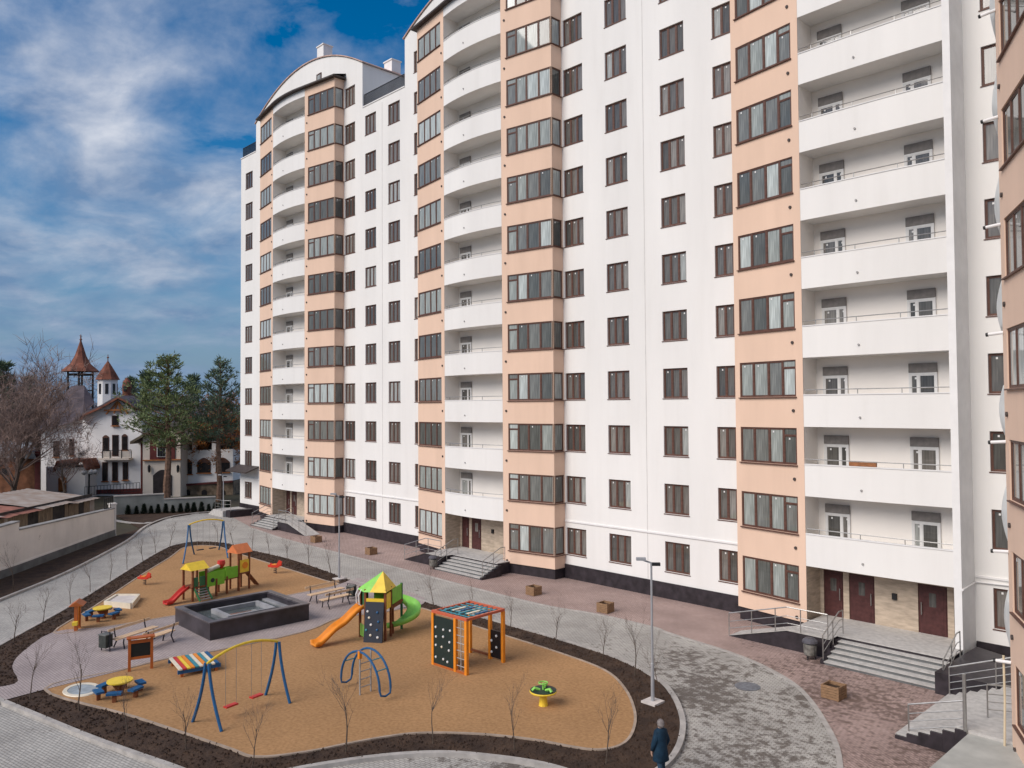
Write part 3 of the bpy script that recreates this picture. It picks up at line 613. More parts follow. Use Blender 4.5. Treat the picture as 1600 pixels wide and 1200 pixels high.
b = MB(); b.tube([(.38, -2.55, .1), (.38, -2.55, 2.35)], .05, 8); b.build('post', STEEL, S)

# ================================================================== BOUNDARY WALLS, OUTBUILDINGS
WL = thing('boundary_wall', 'cream plastered boundary wall with grey foundation along the left verge', 'wall', (-60, -19, 0))
pts = [Vector((-50.0, -28.5, 0)), Vector((-56.55, -22.7, 0)), Vector((-67.3, -13.9, 0))]
for (a, c, za, zb) in ((pts[0], pts[1], 3.0, 3.15), (pts[1], pts[2], 2.65, 2.2)):
    d = (c-a); nrm = Vector((-d.y, d.x, 0)).normalized(); o = Vector((60, 19, 0))
    b = MB(); t_ = nrm*.2; b.add([p+o for p in (a-t_+_u*.5, c-t_+_u*.5, c-t_+_u*zb, a-t_+_u*za, a+t_+_u*.5, c+t_+_u*.5, c+t_+_u*zb, a+t_+_u*za)], [(0, 1, 2, 3), (4, 7, 6, 5), (3, 2, 6, 7), (0, 3, 7, 4), (1, 5, 6, 2)]); b.build('wall_panel', CREAMW, WL)
    b = MB(); b.bar(a+o+_u*za, c+o+_u*zb, .5, .09); b.build('coping', GREYC, WL)
    b = MB(); b.bar(a+o+_u*.27, c+o+_u*.27, .58, .54); b.build('foundation', DGREYC, WL)
    b = MB(); b.bar(a+o+_u*.58, c+o+_u*.58, .52, .08); b.build('ledge', CREAMW, WL)
b = MB(); b.box(-7.55, -7.1, 4.9, 5.35, 0, 2.5); b.box(-7.6, -7.05, 4.85, 5.4, 2.5, 2.6); b.build('end_post', CREAMW, WL)
fence_rail((-6.2, 4.2, 2.25), (-7.3, 5.1, 2.2), 0, .9, 'end_railing', WL, .3)
# old sheds behind it
RUST = mat('rusty_sheet', (.30, .22, .17), .85, .25, 1.1, .4, 12, col2=(.42, .37, .33)); REDT = mat('old_red_sheet', (.33, .14, .10), .85, .25, 1.3); PLANK = mat('old_planks', (.26, .19, .13), .9, .25, 3, stretch=(6, 6, .6)); DARKW = mat('dark_weathered', (.06, .05, .045), .9, .25, 2)
def at_depth(px, D): q = PD(px, 640, D); return Vector((q.x, q.y, 0))
sA, sB = at_depth(150, 72), at_depth(-30, 56)
SH = thing('old_shed', 'row of old low sheds with patched rusty roofs behind the cream wall', 'shed', sA)
ux = (sB-sA).normalized(); uy = Vector((ux.y, -ux.x, 0))
if uy.dot(_r) > 0: uy = -uy
def shp(a, d, z): return ux*a+uy*d+Vector((0, 0, z))
for a0, a1, zf_, zr, m_, dp in ((0, 4.5, 2.0, 2.9, RUST, 6), (4.3, 9.0, 2.15, 3.05, RUST, 6.5), (8.8, 14, 2.1, 2.75, REDT, 6), (13.8, 20, 2.25, 3.0, RUST, 7)):
    b = MB(); k = 14
    vs = []
    for j in range(4):
        for i in range(k+1):
            a = a0+(a1-a0)*i/k; vs.append(shp(a, -.5+(dp+.5)*j/3, zf_+(zr-zf_)*j/3+.03*(i % 2)+.06*noise.noise(Vector((a*.7, j*1.3, 2)))))
    b.add(vs, [(j*(k+1)+i, j*(k+1)+i+1, (j+1)*(k+1)+i+1, (j+1)*(k+1)+i) for j in range(3) for i in range(k)]); b.build('roof', m_, SH)
    x = a0+.1
    while x < a1-.2:
        wd2 = random.uniform(.35, .8); b = MB(); mm = random.choice([PLANK, DARKW, PLANK, RUST])
        q0, q1 = shp(x, random.uniform(0, .05), 0), shp(min(x+wd2, a1), .03, 0); b.prism([q0, q1, q1+_u*(zf_-.08), q0+_u*(zf_-.08)], uy*.06); b.build('board', mm, SH); x += wd2+.02
    b = MB(); b.prism([shp(a0, .3, 0), shp(a1, .3, 0), shp(a1, .3, 2.4), shp(a0, .3, 2.4)], uy*.05); b.prism([shp(a0+.02, dp, 0), shp(a1-.02, dp, 0), shp(a1-.02, dp, zr-.1), shp(a0+.02, dp, zr-.1)], uy*.1); b.build('wall', DARKW, SH)
b = MB(); q = shp(12, 2.5, 2.75); b.prism([q, q+ux*1.6, q+ux*1.6+uy*1.2+_u*.5, q+uy*1.2+_u*.5], _u*.05); b.build('loose_sheet', RUST, SH)
# retaining wall with clipped conifers in front
RW = thing('retaining_wall', 'stepped grey concrete retaining wall below the villa', 'wall', (-79, -7, 0)); o_ = Vector((79, 7, 0))
for p0, p1, z in (((172, 808), (252, 803), 1.75), ((252, 803), (334, 799), 1.25)):
    a, c = G(*p0)+Vector((-1.0, .6, 0))+o_, G(*p1)+Vector((-1.0, .6, 0))+o_; b = MB(); b.bar(a+_u*z/2, c+_u*z/2, .3, z); b.build('wall_panel', mat('retaining_concrete', (.25, .26, .245), .9, .15, .8, .3, 20, streak=.2), RW); b = MB(); b.bar(a+_u*(z+.05), c+_u*(z+.05), .42, .1); b.build('coping', KERB, RW)
shr = [200, 213, 225, 236, 247, 259, 270, 282, 293, 303, 315, 326, 336, 346, 356]
ORD = ['first', 'second', 'third', 'fourth', 'fifth', 'sixth', 'seventh', 'eighth', 'ninth', 'tenth', 'eleventh', 'twelfth', 'thirteenth', 'fourteenth', 'fifteenth', 'sixteenth', 'seventeenth', 'eighteenth']
def cone_foliage(h, r, n, seed, leaf=.1):
    rnd = random.Random(seed); b = MB()
    for i in range(n):
        z = h*rnd.random()**1.15; rr = r*(1-z/h)**.8*(.55+.5*rnd.random())+.02; a = rnd.random()*6.283; p = Vector((rr*math.cos(a), rr*math.sin(a), z+.05))
        d = Vector((math.cos(a), math.sin(a), rnd.uniform(.2, 1.3))).normalized(); s_ = d.cross(_u).normalized()*leaf*.35
        b.add([p-s_, p+s_, p+d*leaf*1.3], [(0, 1, 2)])
    return b
cm = [cone_foliage(1.0, .32, 420, k, .2).mesh('foliage', SHRUB) for k in range(3)]; stm = MB().tube([(0, 0, 0), (0, 0, .5)], .03, 5).mesh('stem', BARK)
for i, px in enumerate(shr):
    p = G(px, 806-.035*(px-200)-2, .06); q = thing('conifer_shrub', 'small dark conifer, %s from the left in the row before the grey retaining wall' % ORD[i], 'shrub', p, i*1.3, 'clipped conifers along the retaining wall')
    f = place('foliage', cm[i % 3], q); s_ = random.uniform(.85, 1.15); f.scale = (s_*.7, s_*.7, s_*.78); place('stem', stm, q)

# ================================================================== VILLA AND CHURCH behind
VD = 92.0; VU = _r.copy(); VB = _v.copy()
VW = mat('villa_white', (.88, .86, .85), .9, .06, .4); VC = mat('villa_cream', (.76, .67, .58), .9, .06, .4); SLATE = mat('slate_roof', (.12, .095, .105), .8, .2, .9); TILE = mat('red_tile', (.215, .078, .048), .8, .25, 1.5); DRED = mat('dark_red_wood', (.13, .03, .028), .7, .15, 2); TIMB = mat('orange_timber', (.40, .15, .05), .8, .2, 2); STONE = mat('rubble_stone', (.26, .19, .13), .9, .3, 1.6, .5, 8); DGL = mat('villa_glass', (.03, .028, .03), .15, .2, 2)
def vp(px, py, back=0.0): return PD(px, py, VD+back)
VO = PD(175, 766, VD); VO.z = 0
def vslab(name, px, back, thick, m, parent, base=False):
    b = MB(); P = [vp(x, y, back)-VO for x, y in px]; b.prism(P, VB*thick); return b.build(name, m, parent)
VIL = thing('villa', 'white gabled villa with slate roof, brown windows and small white cupola', 'house', VO)
vslab('wall', [(129, 780), (221, 780), (221, 660), (208, 640), (184, 624), (160, 636), (129, 652)], 0, 9, VW, VIL)
vslab('wall', [(64, 780), (129, 780), (129, 655), (64, 672)], 2.5, 8, VW, VIL)
def roofslab(name, outl, back, thick, t_, m, parent):     # a roof as a folded ribbon of outline points extruded back
    b = MB(); P = [vp(x, y, back)-VO for x, y in outl]; k = len(P)
    V = [p+VB*d+_u*h for h in (0, t_) for d in (0, thick) for p in P]
    b.add(V, [f for i in range(k-1) for f in ((i, i+1, k+i+1, k+i), (2*k+i, 3*k+i, 3*k+i+1, 2*k+i+1), (i, 2*k+i, 2*k+i+1, i+1), (k+i, k+i+1, 3*k+i+1, 3*k+i))]+[(0, k, 3*k, 2*k), (k-1, 2*k+k-1, 3*k+k-1, 2*k-1)])
    return b.build(name, m, parent)
roofslab('roof', [(124, 656), (131, 648), (158, 636), (184, 621), (200, 629), (212, 640)], -.8, 11, .25, SLATE, VIL)
roofslab('barge_board', [(124, 658), (131, 650), (158, 638), (184, 623), (200, 631), (212, 642)], -.85, .12, .22, TILE, VIL)
b = MB(); P = [vp(x, y, d)-VO for x, y, d in ((58, 674, 1.6), (130, 655, 1.6), (148, 628, 6), (132, 602, 7.5), (112, 603, 7.5), (58, 660, 13), (130, 645, 13))]
b.add(P, [(0, 1, 2, 3, 4), (0, 4, 5), (4, 3, 6, 5), (3, 2, 6)]); b.build('slate_roof', SLATE, VIL)
b = MB()
for x in (166, 178, 190, 200): b.bar(vp(x, 646 - (0 if 172 < x < 195 else -1), -.3)-VO, vp(184, 627, -.3)-VO, .15, .12)
b.bar(vp(163, 641, -.35)-VO, vp(203, 640, -.35)-VO, .2, .18); b.build('gable_timber', TIMB, VIL)
def vwin(parent, x0, x1, y0, y1, back=-.06, arch=False, fm=None, sill=True):
    k = 7; top = [(x0+(x1-x0)*i/k, y0-((x1-x0)*.32*math.sin(math.pi*i/k) if arch else 0)) for i in range(k+1)] if arch else [(x0, y0), (x1, y0)]
    fm = fm or BROWN
    outl = [(x0, y1)]+top+[(x1, y1)]; b = MB(); b.prism([vp(x, y, back)-VO for x, y in outl], VB*.1); o = b.build('window', fm, parent)
    cxm, cym = (x0+x1)/2, (y0+y1)/2; gl = [(cxm+(x-cxm)*.8, cym+(y-cym)*.88) for x, y in outl]
    nm = 1 if x1-x0 < 9 else 2
    for i in range(nm+1):
        a, c = x0+.8+(x1-x0-1.6)*i/(nm+1), x0+.8+(x1-x0-1.6)*(i+1)/(nm+1); b = MB(); b.prism([vp(x, y, back-.03)-VO for x, y in ((a+.25, y1-1), (a+.25, y0+1), (c-.25, y0+1), (c-.25, y1-1))], VB*.03); b.build('pane', DGL, o)
    if sill: b = MB(); b.bar(vp(x0-1, y1+.6, back-.1)-VO, vp(x1+1, y1+.6, back-.1)-VO, .25, .1); b.build('sill', TIMB, o)
    return o
vwin(VIL, 174.5, 185, 649, 665, arch=False)
vwin(VIL, 160, 170, 683, 706, arch=True); vwin(VIL, 175, 185, 679.5, 713, sill=False); vwin(VIL, 190, 199, 681, 703, arch=True)
vwin(VIL, 159.5, 168, 722, 752); vwin(VIL, 175, 184, 722, 752); vwin(VIL, 191.5, 200, 722, 750)
vwin(VIL, 83, 92, 689, 714, 2.4); vwin(VIL, 108, 115, 686, 712, 2.4)
b = MB(); b.obox((vp(181, 717, -.5)-VO), VU*1.75, VB*.55, _u*.1); o = b.build('balcony', VC, VIL)
c = MB()
for x in (160, 172, 190, 205): c.bar(vp(x, 716, -1)-VO, vp(x, 704, -1)-VO, .08, .08)
c.bar(vp(160, 704, -1)-VO, vp(205, 703, -1)-VO, .08, .08); c.build('railing', BLACKM, o)
for x0, x1 in ((160.5, 174), (186, 202)): c = MB(); c.prism([vp(x, y, -1)-VO for x, y in ((x0, 715), (x0, 705), (x1, 705), (x1, 715))], VB*.08); c.build('balcony_panel', VC, o)
b = MB(); b.prism([vp(x, y, -.08)-VO for x, y in ((129, 772), (129, 766), (221, 763), (221, 772))], VB*.1); b.build('base_band', DRED, VIL)
b = MB(); b.tube([vp(221.5, 686, -.15)-VO, vp(221.5, 772, -.15)-VO], .12, 6); b.build('downpipe', DRED, VIL)
# cupola
p = vp(168, 640, 5)-VO; z1 = (vp(168, 593, 5)-VO).z; zt = (vp(168, 564, 5)-VO).z
b = MB(); b.lathe([(1.15, p.z-2.5), (1.15, z1)], 8, (p.x, p.y, 0)); o = b.build('cupola', WHITE2, VIL)
b = MB(); b.lathe([(1.42, z1-.02), (1.0, z1+.75), (.42, zt-.55), (.06, zt), (.04, zt+.8)], 8, (p.x, p.y, 0)); b.lathe([(.02, zt+.3), (.16, zt+.42), (.02, zt+.56)], 6, (p.x, p.y, 0)); b.build('cupola_roof', TILE, o)
for k in range(8):
    a = 2*math.pi*(k+.5)/8; q = Vector((p.x+1.075*math.cos(a), p.y+1.075*math.sin(a), z1-1.15)); t_ = Vector((-math.sin(a), math.cos(a), 0)); b = MB(); b.obox(q, t_*.17, Vector((math.cos(a), math.sin(a), 0))*.03, _u*.62); b.build('cupola_window', DGL, o)
# open belfry with flared roof
BF = thing('belfry', 'open timber belfry with tall flared red-brown spire behind the villa', 'tower', vp(124, 780, 12).xy.to_3d())
p = Vector((0, 0, 0)); ze = vp(124, 580, 12).z; za = vp(122, 533, 12).z; zx = vp(122, 522, 12).z
b = MB(); b.lathe([(2.35, ze-.05), (2.25, ze+.1), (1.25, ze+1.0), (.72, ze+2.0), (.12, za), (.05, zx)], 8, p); b.lathe([(.02, za+.1), (.2, za+.25), (.02, za+.42)], 6, p); b.bar(Vector((-.25, .24, zx-.2)), Vector((.25, -.24, zx-.2)), .05, .05); b.build('spire', TILE, BF)
for k in range(4):
    a = math.pi/4+k*math.pi/2+.4; b = MB(); b.tube([(1.45*math.cos(a), 1.45*math.sin(a), 0), (1.45*math.cos(a), 1.45*math.sin(a), ze)], .13, 6); b.build('post', DARKW, BF)
b = MB(); b.lathe([(1.55, ze-2.6), (1.55, ze-2.45)], 4, p); b.lathe([(1.5, ze-.55), (1.5, ze-.3)], 8, p); b.build('platform', DARKW, BF)
TU = thing('roof_turret', 'small round-topped red brick turret right of the white cupola', 'turret', vp(197, 780, 9).xy.to_3d()); z0 = vp(197, 640, 9).z; z1 = vp(197, 606, 9).z; zt = vp(197, 590, 9).z
b = MB(); b.lathe([(.9, 0), (.9, z0), (.55, z0+.4), (.5, z1), (.6, z1+.05), (.45, z1+.8), (.1, zt)], 10); b.build('shaft', TILE, TU); b = MB(); b.obox(VB*-.52+_u*(z1-.1), VU*.16, VB*.1, _u*.35); b.build('opening', DGL, TU)
# gatehouse
GH = thing('gatehouse', 'cream gatehouse with dark red gable panel and tall arched doorway', 'house', VO)
vslab('wall', [(223, 785), (282, 785), (282, 681), (254, 666), (223, 683)], -1.5, 9, VC, GH)
roofslab('roof', [(203, 694), (222, 683), (254, 664.5), (286, 680), (300, 690)], -2.0, 10, .3, mat('moss_tile', (.15, .12, .085), .9, .3, 1.4), GH)
roofslab('red_roof', [(262, 672), (275, 663), (308, 661), (318, 672)], 4, 6, .3, TILE, GH)
vslab('gable_panel', [(234, 718), (234, 681), (254, 671), (273, 681), (273, 718)], -1.62, .12, DRED, GH)
vwin(GH, 245, 259, 688, 714, -1.75, True, WFRAME, False)
k = 8; arch = [(239, 774)]+[(239+29*i/k, 743-9*math.sin(math.pi*i/k)) for i in range(k+1)]+[(268, 774)]
vslab('door', arch, -1.6, .1, mat('dark_door', (.035, .028, .028), .5, .2, 2), GH)
b = MB(); b.bar(vp(223, 719.5, -1.65)-VO, vp(283, 718, -1.65)-VO, .2, .12); b.build('string_course', TIMB, GH)
for x in (233, 278): b = MB(); q = vp(x, 732, -1.75)-VO; b.lathe([(.03, -.5), (.14, -.3), (.16, .25), (.02, .45)], 6, q); b.build('lantern', BLACKM, GH)
# arcade wing
AW = thing('arcade_wing', 'white two-storey arcade wing on rubble stone base right of the gatehouse', 'house', VO)
vslab('wall', [(283, 757), (364, 751), (364, 702), (283, 704)], .5, 7, VW, AW); vslab('stone_base', [(283, 785), (364, 785), (364, 752), (283, 758.5)], .3, 7, STONE, AW)
b = MB(); b.bar(vp(283, 758, .2)-VO, vp(364, 752, .2)-VO, .3, .2); b.build('string_course', DRED, AW)
for x0, x1, y1 in ((285, 300, 741), (308, 329, 739), (337, 359, 738)): vwin(AW, x0, x1, 722, y1, .44, True)
for x in (300, 331): vslab('pier', [(x, 704), (x+6, 704), (x+6, 689), (x, 689)], .6, .5, VW, AW)
vslab('upper_recess', [(284, 704), (363, 702), (363, 688), (284, 688)], 1.4, .1, DARKW, AW)
roofslab('roof', [(280, 692), (300, 684), (362, 682), (368, 690)], 0, 8, .25, mat('brown_tile', (.17, .085, .06), .85, .25, 1.3), AW)
for x in (293, 319, 348): vslab('cellar_window', [(x-4, 777)]+[(x-4+8*i/6, 768-3*math.sin(math.pi*i/6)) for i in range(7)]+[(x+4, 777)], .24, .1, DGL, AW)
# annex and brick outbuilding on the left
AN = thing('annex', 'low white annex with red tiled roof and arched wooden door left of the villa', 'house', VO)
vslab('wall', [(72, 785), (133, 785), (133, 730), (72, 730)], -2.5, 4, VW, AN); roofslab('roof', [(82, 738), (88, 724), (128, 722), (134, 735)], -3.1, 5, .3, TILE, AN)
vslab('door', [(91, 768)]+[(91+12*i/6, 748-5*math.sin(math.pi*i/6)) for i in range(7)]+[(103, 768)], -2.62, .1, TIMB, AN)
BR = thing('brick_outbuilding', 'low brown brick outbuilding with grey sheet roof at the left edge', 'shed', vp(25, 770, -8).xy.to_3d()); o = vp(25, 770, -8).xy.to_3d()
RB = ray(30, 640); RB.z = 0; RB.normalize()
b = MB(); b.prism([vp(x, y, -8)-o for x, y in ((-30, 790), (54, 790), (54, 716), (-30, 712))], RB*6); b.build('wall', mat('brown_brick', (.20, .085, .045), .9, .3, 1.2), BR); b = MB(); b.prism([vp(x, y, -8.6)-o for x, y in ((-30, 714), (57, 717), (52, 706), (-30, 703))], RB*7+_u*.8); b.build('roof', mat('sheet_grey', (.30, .32, .35), .7, .15, 1), BR)
b = MB(); b.prism([vp(x, y, -8.1)-o for x, y in ((3, 742), (12, 742), (12, 732), (3, 732))], VB*.1); b.build('window', DGL, BR)
b = MB(); b.prism([vp(x, y, -8.15)-o for x, y in ((54.5, 790), (63, 790), (63, 705), (54.5, 705))], RB*1.0); b.build('end_wall', DRED, BR)
FW2 = thing('garden_fence', 'low dark metal fence in front of the villa terrace', 'fence', VO)
fence_rail(vp(132, 775, -4)-VO, vp(218, 768, -4)-VO, 0, 1.0, 'railing', FW2, .35)
LT = thing('globe_lamp', 'black lamp post with round globes before the white villa wall', 'lamp', vp(139, 775, -3.5).xy.to_3d()); z = vp(139, 740, -3.5).z
b = MB(); b.tube([(0, 0, 0), (0, 0, z)], .09, 6); b.build('post', BLACKM, LT)
for k in range(5): a = k*1.257; b = MB(); b.lathe([(.05, -.28), (.28, -.1), (.28, .1), (.05, .28)], 8, (.6*math.cos(a), .6*math.sin(a), z+.15)); b.build('globe', mat('globe_glass', (.42, .42, .42), .3, .1, 3), LT)

# ================================================================== TREES
def bare_tree(seed, h, r0, levels, spread, upb, n0=5, tw=3, droop=0, sides=5):
    rnd = random.Random(seed); tr = MB(); br = MB()
    def grow(p, d, ln, r, lv):
        k = 4 if lv < 2 else 3; pts = [p]; rad = [r]; q = p.copy(); dd = d.copy()
        for i in range(k):
            dd = (dd+Vector((rnd.uniform(-1, 1), rnd.uniform(-1, 1), rnd.uniform(-.4, 1)*upb))*.16).normalized(); q = q+dd*ln/k; pts.append(q.copy()); rad.append(r*(1-.75*(i+1)/k) if lv else r*(1-.6*(i+1)/k))
        (tr if lv == 0 else br).tube(pts, rad, sides if lv < 2 else 3, cap=False)
        if lv >= levels: return
        nb = n0 if lv == 0 else tw
        for j in range(nb):
            f = rnd.uniform(.35, 1.0) if lv else rnd.uniform(.42, 1.0); i = min(int(f*k), k-1); pp = pts[i].lerp(pts[i+1], f*k-i)
            a = rnd.random()*6.283; base = (pts[i+1]-pts[i]).normalized(); s_ = base.cross(Vector((math.cos(a), math.sin(a), .3))).normalized()
            nd = (base*(1-spread*rnd.uniform(.6, 1))+s_*spread*rnd.uniform(.8, 1.2)+_u*upb*.25).normalized()
            grow(pp, nd, ln*rnd.uniform(.45, .72), max(r*(1-.6*f)*.55, (.004 if h < 5 else .02)), lv+1)
    grow(Vector((0, 0, 0)), Vector((rnd.uniform(-.05, .05), rnd.uniform(-.05, .05), 1)), h*.62, r0, 0)
    return tr, br
yt = [bare_tree(20+k, 3.0, .036, 3, .42, 1.3, 8, 3, sides=5) for k in range(6)]
def norm_h(tb, h):
    mz = max(v[2] for m_ in tb for v in m_.v)
    for m_ in tb: m_.v = [(x*h/mz, y*h/mz, z*h/mz) for x, y, z in m_.v]
    return tb
yt = [norm_h(t, 2.75) for t in yt]
yt = [(a.mesh('trunk', BARK), c.mesh('branches', TWIG)) for a, c in yt]
rows = {
 'front soil bed, %s from the left': [(47, 1093, 986), (123, 1111, 976), (199.5, 1146, 1046), (290.5, 1172, 1056), (394, 1200, 1080), (540, 1176, 1025), (676.5, 1163, 1040), (804, 1172, 1040), (947, 1194, 1054)],
 'left bed by the road, %s from the front': [(21, 1004, 927), (66.5, 974, 909), (110, 944, 885), (141, 925, 871), (172, 908, 859), (198.5, 892, 850), (224, 879, 832), (244, 866, 825), (265, 856, 808)],
 'verge below the cream wall, %s from the left': [(21, 925, 843), (52.5, 882, 832), (93, 868, 818), (129, 851, 812), (164.5, 838, 800)],
 'bed facing the block, %s from the far end': [(340, 850, 815), (365, 853, 814), (394, 862, 816), (421.6, 869, 823), (449, 877, 836), (484, 888, 825), (517, 898, 833), (678, 949, 873), (735.6, 964, 890), (798, 985, 908), (868, 1005, 935), (941, 1032, 958), (992, 1056, 940), (1034, 1092, 985)]}
i = 0
for lab, lst in rows.items():
    for k, (x, y, ty) in enumerate(lst):
        p = G(x, y, .07); d = ray(x, ty); hd = math.hypot(p.x, p.y+CD)/math.hypot(d.x, d.y); h = CH+hd*d.z-.07
        q = thing('young_tree', 'thin bare young tree in the '+lab % ORD[k], 'tree', p, random.random()*6.28, 'bare young trees planted in the beds')
        s_ = max(.75, min(1.4, h/2.75)); q.scale = (s_*random.uniform(.9, 1.1), s_*random.uniform(.9, 1.1), s_)
        q.rotation_euler = (random.uniform(-.03, .03), random.uniform(-.03, .03), random.random()*6.28)
        v = yt[i % 6]; i += 1; place('trunk', v[0], q); place('branches', v[1], q)
# large bare trees of the park
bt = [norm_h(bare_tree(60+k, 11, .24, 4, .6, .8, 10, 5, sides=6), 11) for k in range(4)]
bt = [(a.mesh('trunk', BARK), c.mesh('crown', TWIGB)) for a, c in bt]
def at_depth(px, D): q = PD(px, 640, D); return Vector((q.x, q.y, 0))
big = [(20, 82, 540, 'tall bare tree behind the brick outbuilding at the left edge'), (-25, 80, 560, 'bare tree cut by the left edge of the photo'), 
       (105, 83, 650, 'forked bare tree standing before the low annex'), (70, 112, 545, 'bare tree behind the slate roof, left of the belfry'), (95, 120, 555, 'distant bare tree just left of the belfry spire'), (35, 118, 540, 'distant bare tree left of the belfry, farther back'),
       (150, 125, 590, 'distant bare tree between belfry and cupola'), (215, 122, 590, 'distant bare tree right of the brick turret'), (310, 118, 590, 'distant bare tree seen between the two pines'), (362, 104, 610, 'bare tree beside the white block end wall'), (372, 125, 595, 'distant bare tree touching the left end of the apartment block'),
       (240, 128, 585, 'distant bare tree behind the larger pine'), (0, 125, 575, 'distant bare tree at the far left skyline'), (330, 130, 600, 'distant bare tree behind the smaller pine'), (180, 130, 600, 'distant bare tree hidden behind the cupola'), (285, 100, 640, 'bare tree behind the gatehouse roof'), (12, 76, 610, 'broad bare tree above the old sheds'), (-10, 95, 515, 'high bare crown at the left edge of the skyline'), (50, 98, 530, 'high bare crown between the edge and the belfry')]
for i, (px, D, ty, lab) in enumerate(big):
    p = at_depth(px, D); h = PD(px, ty, D).z; q = thing('bare_tree', lab, 'tree', p, i*1.9, 'bare trees of the park behind'); s_ = h/11.0; q.scale = (s_*1.15, s_*1.15, s_)
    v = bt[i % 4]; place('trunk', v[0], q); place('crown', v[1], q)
def clump_tree(seed, h, crown0, rmax, nbr, mt, needle=.34, per=60, shape=1.0, name='crown', topflat=.12):
    rnd = random.Random(seed); tr = MB(); cr = MB()
    pts = [Vector((.02*h*math.sin(i*.9+seed)*(.4 if i else 0), .015*h*math.cos(i*1.1)*(.5 if i else 0), h*i/8)) for i in range(9)]; tr.tube(pts, [.022*h*(1-.85*i/8)+.02 for i in range(9)], 7)
    for i in range(nbr):
        f = crown0+(1-crown0)*(i+rnd.random()*.6)/nbr; j = min(int(f*8), 7); base = pts[j].lerp(pts[j+1], min(1, f*8-j)); a = i*2.4+rnd.uniform(-.3, .3)
        t = (f-crown0)/(1-crown0); ln = rmax*((1-t)**shape*.9+topflat)*rnd.uniform(.65, 1.1)*(min(1, .55+t*3))
        d = Vector((math.cos(a), math.sin(a), .12+.5*t)).normalized(); bp = [base, base+d*ln*.5, base+d*ln+_u*ln*.16]
        tr.tube(bp, [.006*h, .004*h, .002*h], 4, cap=False)
        nc = max(3, int(ln*3.2))
        for c_ in range(nc):
            fr_ = .25+.75*(c_+rnd.random())/nc; cpt = base.lerp(bp[2], fr_)+Vector((rnd.gauss(0, .16*ln+.1), rnd.gauss(0, .16*ln+.1), rnd.gauss(.05, .13)))
            cs = rnd.uniform(.38, .62)*(1.15-.35*t)
            for q in range(per):
                v = Vector((rnd.gauss(0, 1), rnd.gauss(0, 1), rnd.gauss(.15, .55))); v.normalize(); p0 = cpt+v*cs*rnd.random()**.6
                d2 = (v+_u*rnd.uniform(.2, .9)+d*.4).normalized(); s_ = d2.cross(Vector((rnd.random()-.5, rnd.random()-.5, rnd.random()-.5))).normalized()*needle*.16
                cr.add([p0-s_, p0+s_, p0+d2*needle*rnd.uniform(.6, 1.2)], [(0, 1, 2)])
    return tr, cr
def put_tree(nm, lab, px, D, ty, tr, cr, h0, tm, cmt, grp=None, wide=1.0):
    p = at_depth(px, D); h = PD(px, ty, D).z; q = thing(nm, lab, 'tree', p, px*.37, grp); s_ = h/h0; q.scale = (s_*wide, s_*wide, s_)
    place('trunk', tr, q) if not isinstance(tr, MB) else tr.build('trunk', tm, q); place('crown', cr, q) if not isinstance(cr, MB) else cr.build('crown', cmt, q)
t_, c_ = clump_tree(3, 15, .36, 4.9, 42, PINE, .38, 24, .85); put_tree('pine_tree', 'tall green pine with bare lower trunk before the gatehouse', 262, 84, 560, t_, c_, 15, BARKP, PINE, None, 1.12)
t_, c_ = clump_tree(8, 15, .40, 4.4, 36, PINE2, .38, 22, .85); put_tree('pine_tree', 'bluish pine with bare trunk before the arcade wing, nearest the block', 343, 86, 566, t_, c_, 15, BARKP, PINE2, None, .95)
t_, c_ = clump_tree(11, 12, .12, 2.9, 40, PINE, .42, 34, .9); tm_, cm_ = t_.mesh('trunk', BARKP), c_.mesh('crown', PINE2)
for px, D, ty, lab in ((5, 98, 568, 'dark conifer at the far left skyline'), (228, 118, 583, 'dark conifer behind the turret, left of the large pine'), (205, 126, 592, 'dark conifer peeking out behind the brick turret'), (300, 124, 588, 'dark conifer in the gap between the pines'), (45, 128, 590, 'distant dark conifer among the bare trees at left')):
    put_tree('conifer_tree', lab, px, D, ty, tm_, cm_, 12, BARKP, PINE2, 'conifers in the park behind')
t_, c_ = clump_tree(15, 9, .25, 3.4, 34, LEAFO, .30, 26, .55, topflat=.4); put_tree('autumn_tree', 'orange autumn tree beside the end of the white block', 352, 94, 632, t_, c_, 9, BARK, LEAFO, None, .9)
t_, c_ = clump_tree(19, 9, .3, 3.2, 26, LEAFO, .30, 18, .55, topflat=.4); put_tree('autumn_tree', 'reddish sparse autumn tree over the arcade wing roof', 325, 97, 655, t_, c_, 9, BARK, mat('rust_leaves', (.22, .10, .06), .85, .25, 1.5), None, .9)

